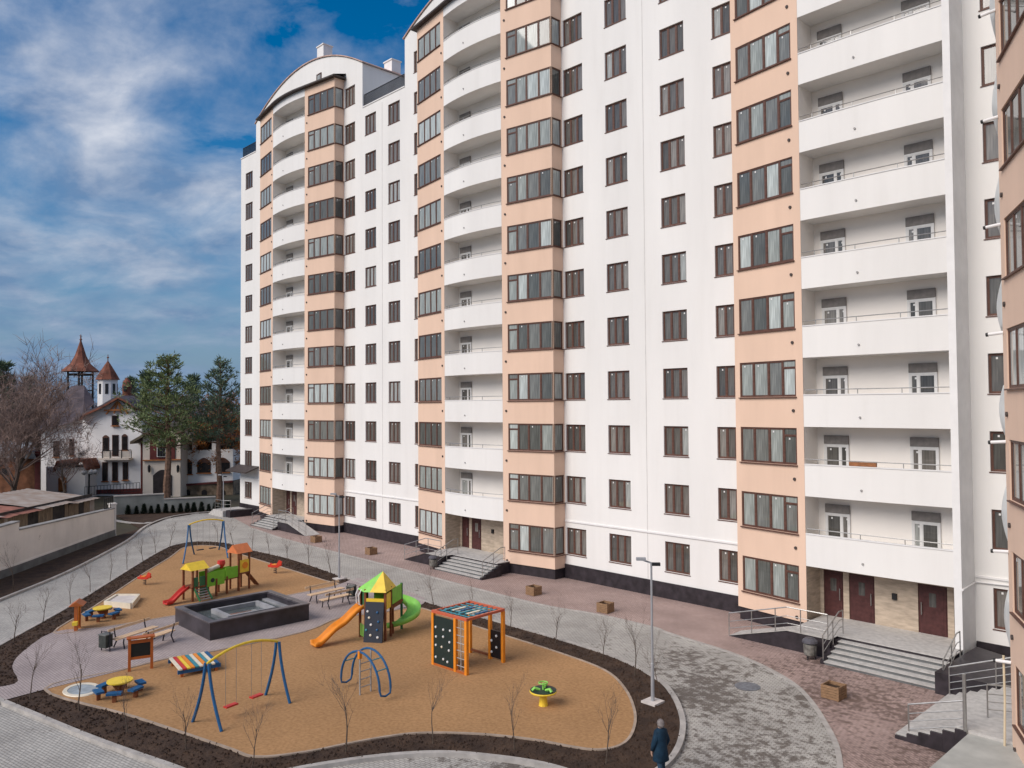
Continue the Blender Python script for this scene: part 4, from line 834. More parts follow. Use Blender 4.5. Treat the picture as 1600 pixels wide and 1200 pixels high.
# ================================================================== STREET FURNITURE
def lamp_post(px, py, ty, lab, head):
    p = G(px, py, .08 if py > 850 else .02); d = ray(px, ty); hd = math.hypot(p.x, p.y+CD)/math.hypot(d.x, d.y); h = CH+hd*d.z-p.z
    q = thing('lamp_post', lab, 'lamp', p, 0, 'slim grey lamp posts'); LM = mat('lamp_grey', (.42, .43, .45), .5, .06, 3, metal=.4)
    b = MB(); b.tube([(0, 0, .04), (0, 0, 1.3), (0, 0, 1.32), (0, 0, h-.1)], [.065, .06, .043, .036], 10); b.build('post', LM, q)
    b = MB(); b.box(-.28, .28, -.28, .28, -.02, .07); b.build('base', mat('lamp_base', (.62, .56, .52), .85, .1, 5), q)
    o = MB(); o.bar((0, 0, h-.12), Vector(head)*.3+Vector((0, 0, h-.02)), .06, .05); hdm = o.build('arm', LM, q)
    o = MB(); o.obox(Vector(head)*.34+Vector((0, 0, h+.01)), Vector(head)*.16, Vector((-head[1], head[0], 0))*.12, _u*.04); o.build('lantern', LM, q); o = MB(); o.obox(Vector(head)*-.16+Vector((0, 0, h-.16)), Vector(head)*.14, Vector((-head[1], head[0], 0))*.07, _u*.05); o.build('floodlight', BLACKM, q)
lamp_post(1020, 1098, 874, 'slim grey lamp post in the soil bed before the person', (-.75, -.66, 0)); lamp_post(530, 905, 772, 'slim grey lamp post in the bed behind the slide tower', (-.75, -.66, 0)); lamp_post(349, 803, 742, 'pale lamp post at the far bend of the road', (-.75, -.66, 0))
def planter(px, py, lab, rz):
    p = G(px, py, .01); q = thing('planter', lab, 'planter', p, rz, 'wooden planters on the pavement'); q.scale = (.68, .68, .78)
    for k in range(5):
        z0 = .02+k*.115
        for sgn in (-1, 1):
            b = MB(); b.box(-.46, .46, sgn*.42-.025, sgn*.42+.025, z0, z0+.1); b.build('board', PLANTW, q); b = MB(); b.box(sgn*.42-.026, sgn*.42+.026, -.394, .394, z0, z0+.1); b.build('board', PLANTW, q)
    b = MB(); b.box(-.39, .39, -.39, .39, .02, .44); b.build('soil', SOIL, q)
    for sx_ in (-1, 1):
        for sy_ in (-1, 1): b = MB(); b.box(sx_*.39-.03, sx_*.39+.03, sy_*.39-.03, sy_*.39+.03, 0, .6); b.build('post', PLANTW, q)
for px, py, lab in ((1303, 1090, 'slatted wooden planter on cobbles in front of the wide stairs'), (946, 956, 'wooden planter on pink paving, second nearest, below the white wall'), (834, 929, 'wooden planter on pink paving right of the middle entrance stairs'), (580, 866, 'wooden planter left of the middle entrance ramp'), (494, 847, 'small grey-brown planter by the farthest entrance ramp')): planter(px, py, lab, random.uniform(-.1, .1))
BENCHL = mat('bench_iron', (.035, .03, .04), .5, .2, 4)
def bench(pa, pb, lab, back):
    a, c = Vector(pa), Vector(pb); m_ = (a+c)/2; d = (c-a); ln = d.length; rz = math.atan2(d.y, d.x)
    q = thing('bench', lab, 'bench', (m_.x, m_.y, .112), rz, 'slatted park benches'); s_ = back
    for k in range(3): b = MB(); y = -.18+.125*k; b.box(-ln/2, ln/2, y, y+.11, .41, .45); b.build('seat_slat', WOOD, q)
    for k in range(1): b = MB(); b.obox((0, s_*(.34+.035*k), .74+.14*k), (ln/2, 0, 0), (0, .018, 0), (0, .01*s_, .055)); b.build('back_slat', WOOD, q)
    for x in (-ln*.36, ln*.36):
        b = MB(); b.tube([(x, -s_*.26, 0), (x, -s_*.2, .25), (x, -s_*.22, .40)], .03, 6); b.build('leg', BENCHL, q); b = MB(); b.tube([(x, s_*.36, 0), (x, s_*.2, .28), (x, s_*.27, .45), (x, s_*.36, .80)], .03, 6); b.build('leg', BENCHL, q)
bench(G(178, 1003, .45), G(243, 982, .45), 'wooden park bench farther of the pair near the blackboard', 1); bench(G(193, 1001, .45)+Vector((.9, .2, 0)), G(248, 984, .45)+Vector((.75, .3, 0)), 'wooden park bench just behind the blackboard, nearer of the pair', -1)
bench(G(483, 933, .45), G(536, 921, .45), 'wooden park bench beside the water basin, farther of the pair', 1); bench(G(502, 941, .45), G(546, 931, .45), 'wooden park bench nearest the slide tower', -1)
def bin_(px, py, lab, z=.112):
    p = G(px, py, z); q = thing('litter_bin', lab, 'bin', p, .4, 'litter bins')
    b = MB(); b.box(-.2, .2, -.17, .17, .16, .66); b.build('bucket', mat('bin_green_grey', (.05, .055, .05), .6, .2, 5), q); b = MB(); b.tube([(-.24, 0, 0), (-.24, 0, .78), (.24, 0, .78), (.24, 0, 0)], .025, 6); b.build('frame', BENCHL, q); b = MB(); b.box(-.22, .22, -.19, .19, .661, .70); b.build('rim', mat('bin_rim', (.16, .16, .15), .5, .1, 5), q)
bin_(165, 1017, 'dark box litter bin beside the pair of benches'); bin_(549, 936, 'dark litter bin next to the slide tower roof')
def urn(px, py, lab):
    p = G(px, py, .01); q = thing('litter_bin', lab, 'bin', p, 0, 'litter bins'); b = MB()
    b.lathe([(.18, .14), (.24, .2), (.25, .58), (.2, .62)], 12); b.build('bucket', mat('bin_steel', (.20, .19, .17), .4, .3, 6), q); b = MB(); b.lathe([(.30, .66), (.29, .74), (.18, .83), (.02, .85)], 12); b.build('lid', mat('bin_lid', (.10, .095, .11), .5, .15, 5), q)
    for a in (.5, 2.6, 4.7): b = MB(); b.tube([(.2*math.cos(a), .2*math.sin(a), 0), (.16*math.cos(a), .16*math.sin(a), .2)], .025, 5); b.build('leg', BLACKM, q)
    for a in (0, 3.14): b = MB(); b.tube([(.24*math.cos(a), .24*math.sin(a), .55), (.25*math.cos(a), .25*math.sin(a), .7)], .02, 5); b.build('bracket', BLACKM, q)
urn(1266, 1030, 'round litter bin with domed lid at the foot of the wide stairs'); urn(677, 889, 'round litter bin at the foot of the middle entrance stairs')

# ================================================================== PLAYGROUND
ZS = .10
# --- water basin
BA = thing('water_basin', 'black granite raised water basin with grey stepped inside', 'basin', (-35.4, -17.9, .112))
bx0, bx1, by0, by1 = -2.1, 1.75, -2.35, 2.35
b = MB(); t_ = .35; zt = .72
b.box(bx0, bx1, by0, by0+t_, 0, zt); b.box(bx0, bx1, by1-t_, by1, 0, zt); b.box(bx0, bx0+t_, by0+t_, by1-t_, 0, zt-.001); b.box(bx1-t_, bx1, by0+t_, by1-t_, 0, zt-.001); b.build('wall', mat('basin_granite', (.045, .038, .045), .35, .3, 1.5, spec=.5), BA)
b = MB(); b.box(bx0-.03, bx1+.03, by0-.03, by0+.28, zt, zt+.05); b.box(bx0-.03, bx1+.03, by1-.28, by1+.03, zt, zt+.05); b.box(bx0-.03, bx0+.28, by0+.28, by1-.28, zt+.001, zt+.051); b.box(bx1-.28, bx1+.03, by0+.28, by1-.28, zt+.001, zt+.051); b.build('coping', mat('basin_coping', (.13, .115, .12), .35, .25, 1.5), BA)
BG = mat('basin_grey', (.30, .30, .31), .5, .15, 1.5)
b = MB(); b.box(bx0+t_, bx1-t_, by0+t_, by1-t_, 0, .28); b.build('floor', mat('basin_floor', (.16, .17, .18), .3, .25, 1.2), BA)
b = MB(); b.box(-1.1, .75, -1.1, -.9, .28, .62); b.box(-1.1, .75, 1.0, 1.2, .28, .62); b.box(-1.1, -.95, -.9, 1.0, .28, .62); b.box(.6, .75, -.9, 1.0, .28, .62); b.build('inner_pool', BG, BA)
for y in (by0+t_, by1-.62): MB().box(bx0+t_, bx1-t_, y, y+.27, .281, .5).build('bench_step', BG, BA)
b = MB(); b.quad((bx0+t_, by0+t_, .44), (bx1-t_, by0+t_, .44), (bx1-t_, by1-t_, .44), (bx0+t_, by1-t_, .44))
WA = bpy.data.materials.new('basin_water'); WA.use_nodes = True; pb = WA.node_tree.nodes['Principled BSDF']; pb.inputs['Base Color'].default_value = (.6, .68, .68, 1); pb.inputs['Transmission Weight'].default_value = .9; pb.inputs['Roughness'].default_value = .02; pb.inputs['IOR'].default_value = 1.33
b.build('water', WA, BA)
# --- swings
def bow(a, c, sag, n=8): a, c = Vector(a), Vector(c); s_ = Vector(sag); return [a.lerp(c, i/n)+s_*4*(i/n)*(1-i/n) for i in range(n+1)]
def swing(lab, f1, f2, f3, f4, h, seats_z, seat_m, up):
    F = [Vector(f) for f in (f1, f2, f3, f4)]; c0 = sum(F, Vector())/4; c0.z = ZS; q = thing('swing', lab, 'swing', c0, 0, 'blue and yellow swings'); F = [f-c0 for f in F]
    for f in F: f.z = 0
    A = (F[0]+F[1])/2+_u*h; B = (F[2]+F[3])/2+_u*h
    for f, top in ((F[0], A), (F[1], A), (F[2], B), (F[3], B)):
        side = (f-Vector((top.x, top.y, 0))); b = MB(); b.tube(bow(f, top+side*.12, -side*.16+_u*.05), .05, 8); b.build('leg', BLUE, q)
    b = MB(); b.tube(bow(A, B, _u*up), .045, 8); b.build('beam', YEL, q)
    for s_ in (.32, .68):
        m_ = A.lerp(B, s_); z = seats_z; d = (B-A).normalized(); n_ = Vector((-d.y, d.x, 0))
        b = MB(); b.obox((m_.x, m_.y, z), d*.22, n_*.09, _u*.025); o = b.build('seat', seat_m, q)
        for e in (-.2, .2): c = MB(); c.tube([Vector((m_.x, m_.y, z))+d*e, Vector((m_.x, m_.y, h+up*.8))+d*e], .008, 4); c.build('chain', STEEL, o)
swing('large blue and yellow swing with two red seats in the front sand', G(301, 1128, ZS), G(346, 1143, ZS), G(415, 1086, ZS), G(453, 1099, ZS), 1.95, .38, RED, .28)
swing('far blue and yellow swing at the tip of the playground', G(283, 880, ZS)+Vector((.3, 0, 0)), G(300, 865, ZS)+Vector((.4, 0, 0)), G(356, 872, ZS), G(342, 859, ZS), 2.25, .5, BENCHL, .2)
# --- rainbow slatted deck
q = thing('slatted_deck', 'low play deck of rainbow coloured slats beside the front swing', 'play deck', G(303, 1044, ZS), math.atan2(-.15, 1)); cols = [CREAM, RED, YEL, ORA, TEAL, CREAM, ORA, TEAL, CREAM, BLUE]
for k in range(10): b = MB(); x = -.72+.146*k; b.box(-.85, .85, x, x+.12, .26, .31); o = b.build('slat', cols[k], q); o.rotation_euler[2] = 0
for y in (-.78, .78): b = MB(); b.box(y-.04, y+.04, -.76, .78, .12, .255); b.build('rail', BLUE, q)
for x in (-.76, .76):
    for y in (-.6, .62): b = MB(); b.box(x-.05, x+.05, y-.05, y+.05, 0, .25); b.build('leg', WOODO, q)
# --- arch climber
g = G(571, 1083, ZS); q = thing('arch_climber', 'blue double arch climber with central grey ladder', 'climber', (g.x, g.y, ZS), math.atan2(.1, 1))
for y in (-.24, .24):
    b = MB(); b.tube([(1.05*math.cos(math.pi*i/16), y, .36+1.12*math.sin(math.pi*i/16)) for i in range(17)], .04, 8); b.build('arch', BLUE, q)
for sx_ in (-1, 1): b = MB(); b.tube([(sx_*1.05, -.24, .36), (sx_*1.07, -.2, .2), (sx_*1.07, 0, .14), (sx_*1.07, .2, .2), (sx_*1.05, .24, .36)], .035, 7); b.build('end_loop', BLUE, q)
for i in (3, 5, 11, 13): a = math.pi*i/16; b = MB(); b.tube([(1.05*math.cos(a), -.24, .36+1.12*math.sin(a)), (1.05*math.cos(a), .24, .36+1.12*math.sin(a))], .02, 6); b.build('rung', TEAL, q)
for y in (-.24, .24): b = MB(); b.tube([(0, y, 0), (0, y, 1.48)], .03, 7); b.build('ladder_post', mat('post_grey', (.38, .36, .34), .5, .1, 4), q)
for k in range(4): b = MB(); b.tube([(0, -.24, .25+.27*k), (0, .24, .25+.27*k)], .018, 6); b.build('rung', MATS['post_grey'], q)
b = MB(); b.box(-.05, .05, -.3, -.18, 1.25, 1.5); b.build('bracket', ORA, q)
# --- slide tower: local x along the climbing wall's width direction, y to the back
W = Vector((-29.0, -15.5, ZS)); rz = math.atan2(.46, .62); q = thing('slide_tower', 'play tower with green-yellow roof, orange slide, climbing wall and green spiral slide', 'play tower', W, rz)
ci, si_ = math.cos(-rz), math.sin(-rz)
def lq(p): d = Vector(p)-W; return Vector((d.x*ci-d.y*si_, d.x*si_+d.y*ci, d.z))
PH, TH, TW = 1.35, 2.15, .82
for x, y in ((-.03, .1), (TW+.03, .1), (-.44, .55), (TW+.05, .78), (.1, 1.2), (TW, 1.2)): b = MB(); b.box(x-.045, x+.045, y-.045, y+.045, 0, TH); b.build('post', WOODB, q)
b = MB(); b.prism([(-.44, .55, PH-.08), (0, .06, PH-.08), (TW, .06, PH-.08), (TW+.05, 1.2, PH-.08), (.1, 1.2, PH-.08)], _u*.08); b.build('platform', WOODB, q)
b = MB(); b.obox((TW/2, -.06, .82), (TW/2, 0, 0), (0, .05, .01), (0, .14, .82)); cw = b.build('climbing_wall', NAVY, q)
hc = [WFRAME, BLUE, CREAM, BLUE, WFRAME, TEAL, BLUE, CREAM, WFRAME]
for k, (x, z) in enumerate(((.12, 1.25), (.55, 1.22), (.2, 1.0), (.62, .85), (.3, .72), (.1, .5), (.58, .52), (.3, .3), (.62, .22))): b = MB(); b.lathe([(.055, -.03), (.05, .02), (.01, .04)], 7); o = b.build('climbing_hold', hc[k], cw); o.location = (x, -.12+(z-.82)*.17, z); o.rotation_euler = (R(80), 0, 0)
b = MB(); b.box(.02, TW-.02, .06, .12, PH+.02, PH+.42); b.build('front_panel', YEL, q); b = MB(); b.box(.02, TW-.02, 1.02, 1.08, PH+.02, PH+.62); b.build('back_panel', GRN, q)
b = MB(); b.bar((-.40, .51, .34), (-.06, .13, .34), .05, .5); b.build('lower_panel', LGRN, q); b = MB(); b.bar((-.22, .31, PH+.36), (-.06, .13, PH+.36), .05, .72); b.build('side_panel', DGRN, q); b = MB(); b.bar((-.42, .62, PH+.36), (-.2, .9, PH+.36), .05, .72); b.build('side_panel', DGRN, q)
b = MB(); b.bar((TW+.04, .16, PH+.26), (TW+.05, .72, PH+.26), .05, .66); b.build('side_panel', YEL, q)
for gx, gy in ((-.44, .55), (-.22, .30)): b = MB(); b.tube([(gx, gy, PH), (gx-.12, gy-.1, PH+.12), (gx-.14, gy-.12, PH+.5), (gx-.06, gy-.05, PH+.72), (gx, gy, PH+.74)], .03, 6); b.build('grab_rail', WFRAME, q)
rb = TH-.10; rp = [(-.56, .52), (-.06, -.02), (TW+.10, -.02), (TW+.14, 1.26), (.05, 1.3)]; ap = (.58, .62, rb+.78)
b = MB()
for i0, i1 in ((0, 1), (4, 0), (3, 4)): b.add([(*rp[i0], rb), (*rp[i1], rb), ap], [(0, 1, 2)])
b.add([(*rp[1], rb), (.2, -.02, rb), ap], [(0, 1, 2)]); b.build('roof', LGRN, q)
b = MB(); b.add([(.2, -.02, rb), (*rp[2], rb), ap], [(0, 1, 2)]); b.add([(*rp[2], rb), (*rp[3], rb), ap], [(0, 1, 2)]); b.build('roof_front', YEL, q)
def slide(parent, P, wd, m, wall=.14):
    b = MB(); n = len(P); vs = []
    for i, p in enumerate(P):
        d = (P[min(i+1, n-1)]-P[max(i-1, 0)]); s_ = Vector((d.y, -d.x, 0)).normalized()*wd/2
        vs += [p-s_+_u*wall, p-s_*.92, p+s_*.92, p+s_+_u*wall, p+s_*1.1+_u*wall, p+s_-_u*.05, p-s_-_u*.05, p-s_*1.1+_u*wall]
    b.add(vs, [(i*8+j, i*8+(j+1) % 8, i*8+8+(j+1) % 8, i*8+8+j) for i in range(n-1) for j in range(8)]+[tuple(range(8)), tuple((n-1)*8+j for j in range(8))]); return b
a, c = Vector((-.24, .5, PH)), lq(G(489, 1012, ZS)); c.z = .12; P = []
for i in range(21):
    t = i/20; p = a.lerp(c, t); zz = PH+(.12-PH)*(min(1, max(0, (t-.06)/.84))**1.0); p.z = max(.12, zz+.05*math.sin(t*math.pi*4)*(1-abs(2*t-1))); P.append(p)
slide(q, P, .5, ORA).build('slide', ORA, q, True)
# bridge + outer post + spiral slide
op = lq(G(627.5, 982.5, ZS)); op.z = 0; b = MB(); b.tube([op, op+_u*2.05], .06, 8); b.build('slide_post', DGRN, q)
st = Vector((TW-.3, 1.22, 0)); dv = (op-st); dv.z = 0; sv = Vector((-dv.y, dv.x, 0)).normalized()
b = MB(); b.prism([st-sv*.4+_u*(PH-.1), op-sv*.1+_u*(PH-.1), op+sv*.7+_u*(PH-.1), st+sv*.4+_u*(PH-.1)], _u*.1); b.build('bridge', WOODB, q)
b = MB(); b.bar(Vector((TW+.08, .84, PH+.34)), Vector((op.x, op.y-.06, PH+.34)), .05, .66); b.build('bridge_panel', GRN, q)
b = MB(); b.bar(Vector((TW+.05, .8, PH-.14)), Vector((op.x, op.y-.03, PH-.14)), .06, .12); b.build('bridge_beam', WOODB, q)
cc = op+dv.normalized()*.02; P = []
ang0 = math.atan2(dv.y, dv.x)
for i in range(25):
    t = i/24; a = ang0+R(100)-t*R(285); rr = .55; P.append(Vector((cc.x+rr*math.cos(a), cc.y+rr*math.sin(a), PH*(1-t)+.22*t)))
slide(q, P, .55, LGRN, .2).build('spiral_slide', LGRN, q, True)
# --- climbing cube
c0 = Vector((-24.5, -15.35, ZS)); q = thing('climbing_cube', 'orange framed climbing cube with dark holds wall and net roof', 'climber', c0, R(3)); CW, CDp, CHh = 1.85, 1.95, 1.98
for x, y in ((0, 0), (CW*.68, 0), (CW, .0), (0, CDp), (CW*.62, CDp), (CW, CDp)): b = MB(); b.box(x-.06, x+.06, y-.06, y+.06, 0, CHh); b.build('post', ORA, q)
b = MB(); b.box(.06, CW*.68-.06, -.03, .03, .08, CHh-.1); cw = b.build('climbing_wall', DPAN, q)
rnd = random.Random(5)
for k in range(12): x, z = .16+(k % 3)*.38+rnd.uniform(-.08, .08), .28+(k//3)*.42+rnd.uniform(-.1, .1); b = MB(); b.lathe([(.05, -.02), (.045, .03), (.01, .045)], 7); o = b.build('climbing_hold', rnd.choice([WFRAME, CREAM, WFRAME]), cw); o.location = (x, -.03, z); o.rotation_euler = (R(90), 0, 0)
for y in (0, CDp): b = MB(); b.box(-.06, CW+.06, y-.05, y+.05, CHh-.001, CHh+.1); b.build('top_beam', paint('salmon', (.55, .12, .06)), q)
for x in (0, CW): b = MB(); b.box(x-.05, x+.05, .05, CDp-.05, CHh, CHh+.09); b.build('top_beam', MATS['paint_salmon'], q)
b = MB(); b.box(0, CW, -.05, .05, .0, .08); b.build('bottom_beam', WOODO, q); b = MB(); b.box(0, CW*.62, CDp-.04, CDp+.04, .1, .18); b.build('bottom_beam', WOODB, q)
b = MB(); b.box(CW*.62+.06, CW-.06, CDp-.03, CDp+.03, .1, 1.15); cw = b.build('side_wall', paint('black', (.012, .01, .012)), q)
for k in range(4): b = MB(); b.lathe([(.055, -.02), (.05, .03), (.01, .045)], 7); o = b.build('climbing_hold', WFRAME, cw); o.location = (CW*.68+.12*(k % 2)*2.2, CDp-.03, .3+.22*k); o.rotation_euler = (R(90), 0, 0)
b = MB()
for k in range(1, 7): b.tube([(CW*k/7, .05, CHh+.05), (CW*k/7, CDp-.05, CHh+.05)], .022, 5); b.tube([(.05, CDp*k/7, CHh+.06), (CW-.05, CDp*k/7, CHh+.06)], .022, 5)
b.build('net', TEAL, q)
for k in range(6): b = MB(); x = .25+.27*k; b.box(x, x+.12, .3+.2*(k % 3), .9+.22*(k % 3), CHh+.08, CHh+.11); b.build('roof_slat', [TEAL, CREAM, BLUE][k % 3], q)
b = MB(); b.tube([(CW*.84, 0, .1), (CW*.84, 0, CHh)], .02, 5)
for k in range(6): b.tube([(CW*.72, 0, .25+.28*k), (CW*.97, 0, .25+.28*k)], .018, 5)
b.build('rope_ladder', mat('rope_grey', (.40, .37, .35), .8, .15, 5), q)
# --- carousel
g = G(849, 1102, ZS); q = thing('carousel', 'small round green and yellow merry-go-round in the right sand', 'carousel', (g.x, g.y, ZS))
b = MB(); b.lathe([(.16, 0), (.14, .1), (.12, .36), (.2, .42)], 12); b.build('base', YEL, q); b = MB(); b.lathe([(.2, .40), (.44, .43), (.46, .47), (.43, .5)], 24); b.build('rim', YEL, q); b = MB(); b.lathe([(.44, .498), (.44, .515), (.0, .516)], 24); b.build('deck', DPAN, q)
b = MB(); b.tube([(0, 0, .5), (0, 0, .74)], .035, 8); b.build('wheel_post', LGRN, q); b = MB(); b.tube([(.15*math.cos(i*math.pi/8), .15*math.sin(i*math.pi/8), .74) for i in range(17)], .02, 6); b.build('hand_wheel', LGRN, q)
for k in range(3): a = k*2.094; b = MB(); b.tube([(.12*math.cos(a), .12*math.sin(a), .52), (.3*math.cos(a), .3*math.sin(a), .60), (.38*math.cos(a), .38*math.sin(a), .52)], .05, 6); b.build('seat', LGRN, q)
# --- play castle along the y direction
CA = Vector((-41.5, -18.05, ZS)); rz = math.atan2(3.55, -.75); q = thing('play_castle', 'wooden play castle with yellow and orange roofs, green tunnel and red slide', 'play castle', CA, rz)
def posts(x0, x1, y0, y1, h, m=WOODB):
    for x in (x0, x1):
        for y in (y0, y1): b = MB(); b.box(x-.05, x+.05, y-.05, y+.05, 0, h); b.build('post', m, q)
posts(-.05, .8, -.5, .5, 1.75); posts(3.0, 3.75, -.45, .45, 2.25); posts(1.5, 2.2, -.45, .45, 1.0)
b = MB(); b.box(-.1, .85, -.55, .55, .7, .78); b.box(3.0, 3.8, -.5, .5, .95, 1.03); b.box(.85, 3.0, -.45, .45, .78, .84); b.build('platform', WOODB, q)
def saddle(nm, x0, x1, yh, z, h, m): b = MB(); b.prism([(x0, -yh, z), (x0, 0, z+h), (x0, yh, z)], (x1-x0, 0, 0)); b.build(nm, m, q)
saddle('roof', -.2, .95, .62, 1.72, .38, YEL); saddle('roof', 2.85, 3.9, .6, 2.2, .48, paint('coral', (.68, .20, .07)))
b = MB(); b.box(.9, 2.05, -.46, -.40, .62, 1.42); b.build('tunnel_panel', GRN, q); b = MB(); b.box(2.1, 2.95, -.47, -.41, .85, 1.5); b.build('tunnel_panel', GRN, q)
b = MB(); b.box(.9, 2.95, .40, .46, .7, 1.4); b.build('tunnel_panel', GRN, q)
b = MB(); b.lathe([(.13, 0), (.13, .02), (.0, .021)], 12); o = b.build('porthole', DPAN, q); o.location = (1.25, -.46, .95); o.rotation_euler = (R(90), 0, 0)
b = MB(); b.box(.0, .3, -.5, -.44, .78, 1.3); b.box(.42, .78, -.5, -.44, .2, 1.3); b.build('side_panel', DGRN, q)
b = MB(); b.box(3.08, 3.7, -.5, -.44, 1.05, 1.78); o = b.build('picture_panel', YEL, q); b = MB(); b.lathe([(.2, 0), (.2, .02), (.0, .021)], 10); c = b.build('round_motif', ORA, o); c.location = (3.42, -.51, 1.45); c.rotation_euler = (R(90), 0, 0)
for k in range(5): b = MB(); b.box(.05, .75, -1.15+.13*k, -1.05+.13*k, .10+.12*k, .15+.12*k); b.build('stair_tread', GREYC, q)
for x in (.02, .78): b = MB(); b.bar((x, -1.2, .08), (x, -.5, .74), .04, .12); b.build('stringer', DGRN, q)
P = [Vector((-.1-1.35*i/12, .0, max(.12, .74*(1-i/11)**1.0+.04*math.sin(i*.5)))) for i in range(13)]; slide(q, P, .45, RED).build('slide', RED, q, True)
b = MB(); b.tube([(1.2, 0, 1.45), (1.95, 0, 1.62)], .12, 10); b.build('telescope', CREAM, q); b = MB(); b.lathe([(.10, -.15), (.24, .1), (.22, .3), (.1, .32)], 10, (2.1, 0, 1.6)); b.build('horn', RED, q)
b = MB(); b.bar((3.8, .0, .98), (4.6, .0, .05), .5, .06); b.build('climbing_plank', WOODB, q); q.scale = (.92, .8, .92)
# --- spring toys
def toy(px, py, lab, s_):
    p = G(px, py, ZS); q = thing('spring_rider', lab, 'spring toy', p, .6, 'red spring riders'); b = MB(); b.tube([(.09*math.cos(i*.9), .09*math.sin(i*.9), .02+.014*i) for i in range(24)], .02, 5); b.build('spring', BENCHL, q)
    b = MB(); b.prism([(-.42, -.03, .42), (-.30, -.03, .62), (-.1, -.03, .52), (.1, -.03, .55), (.25, -.03, .8), (.45, -.03, .72), (.38, -.03, .5), (.2, -.03, .36), (-.2, -.03, .34)], (0, .06, 0)); b.prism([(-.36, -.2, .40), (.3, -.2, .40), (.36, -.2, .54), (-.38, -.2, .54)], (0, .03, 0)); b.prism([(-.36, .17, .40), (.3, .17, .40), (.36, .17, .54), (-.38, .17, .54)], (0, .03, 0)); b.build('body', paint('bright_red', (.65, .05, .025)), q); b = MB(); b.box(-.16, .1, -.17, .17, .52, .56); b.build('seat', ORA, q); q.scale = (s_,)*3
toy(430, 896, 'red spring rider in the far sand near the road bed', 1.0); toy(226, 914, 'red spring rider in the left part of the far sand', .9)
# --- picnic tables with blue stools
def table(p, lab, s_):
    q = thing('round_play_table', lab, 'table', p, .3, 'round yellow tables with blue seats'); b = MB(); b.lathe([(.40, .46), (.42, .48), (.42, .52), (.0, .522)], 20); b.build('tabletop', YEL, q); b = MB(); b.lathe([(.16, 0), (.13, .2), (.30, .46)], 10); b.build('pedestal', WOODB, q)
    for k in range(6):
        a = k*math.pi/3+.2; c = Vector((.68*math.cos(a), .68*math.sin(a), 0)); t = Vector((-math.sin(a), math.cos(a), 0)); n_ = Vector((math.cos(a), math.sin(a), 0)); b = MB(); b.obox(c+_u*.29, t*.24, n_*.13, _u*.035); o = b.build('stool', BLUE, q); b = MB(); b.obox(c+_u*.13, t*.06, n_*.06, _u*.13); b.build('stool_leg', WOODB, o)
    q.scale = (s_,)*3
g = G(160, 966, ZS); table((g.x, g.y, ZS), 'round yellow table with blue seats by the orange play panel', 1.0); g = G(187, 1086, ZS); table((g.x, g.y, ZS), 'round yellow table with blue seats beside the white round disc', 1.0)
# --- sandbox, disc, orange panel, blackboard
cs = [G(x, y, ZS) for x, y in ((164, 947), (182, 936), (217, 936), (205, 951))]; c0 = sum(cs, Vector())/4; q = thing('sandbox', 'low white framed sandbox in the far sand', 'sandbox', c0)
for k in range(4): b = MB(); a, c = cs[k]-c0, cs[(k+1) % 4]-c0; b.bar(a+_u*.13, c+_u*.13, .12, .26); b.build('side_board', CREAM, q)
b = MB(); b.prism([(p-c0)*.96+_u*.02 for p in cs], _u*.18); b.build('cover', mat('cover_white', (.62, .56, .52), .8, .08, 3), q)
g = G(128, 1078, ZS); q = thing('trampoline', 'flat round white-rimmed ground trampoline beside the yellow table', 'trampoline', (g.x, g.y, ZS)); b = MB(); b.lathe([(.56, 0), (.56, .03), (.72, .03), (.74, 0)], 28, sx=1.05, sy=.8); b.build('rim', CREAM, q); b = MB(); b.lathe([(.57, .005), (.57, .015), (0, .016)], 28, sx=1.05, sy=.8); b.build('mat', mat('trampoline_mat', (.36, .40, .42), .6, .15, 4), q)
g = G(121, 983, ZS); q = thing('activity_board', 'upright orange wooden play panel at the left sand edge', 'play panel', (g.x, g.y, ZS), math.atan2(-.5, 1))
for x in (-.28, .28): b = MB(); b.box(x-.07, x+.07, -.07, .07, 0, 1.15); b.build('post', WOODO, q)
for k in range(3): b = MB(); b.box(-.2+.14*k, -.08+.14*k, -.03, .03, .15, 1.08); b.build('board', ORA, q)
b = MB(); b.prism([(-.4, -.3, 1.1), (-.4, 0, 1.3), (-.4, .3, 1.1)], (.8, 0, 0)); b.build('roof', WOODO, q); b = MB(); b.box(.36, .6, -.1, .1, .3, .45); b.build('shelf', YEL, q)
a, c = G(202, 1049, ZS), G(237, 1044, ZS); m_ = (a+c)/2; q = thing('blackboard', 'orange framed blackboard easel on two posts beside the path', 'blackboard', (m_.x, m_.y, ZS), math.atan2((c-a).y, (c-a).x)); ln = (c-a).length
for x in (-ln/2, ln/2): b = MB(); b.box(x-.05, x+.05, -.05, .05, 0, 1.28); b.build('post', WOODO, q)
b = MB(); b.box(-ln/2+.05, ln/2-.05, -.03, .03, .42, .52); b.build('rail', WOODO, q); b = MB(); b.box(-ln/2+.05, ln/2-.05, -.03, .03, 1.02, 1.14); b.build('rail', WOODO, q); b = MB(); b.box(-ln/2+.051, ln/2-.051, -.015, .015, .521, 1.019); b.build('board', paint('board', (.012, .016, .016)), q); b = MB(); b.obox((0, 0, 1.24), (ln/2+.1, 0, 0), (0, .16, 0), (0, 0, .025)); b.build('cap', WOODO, q)

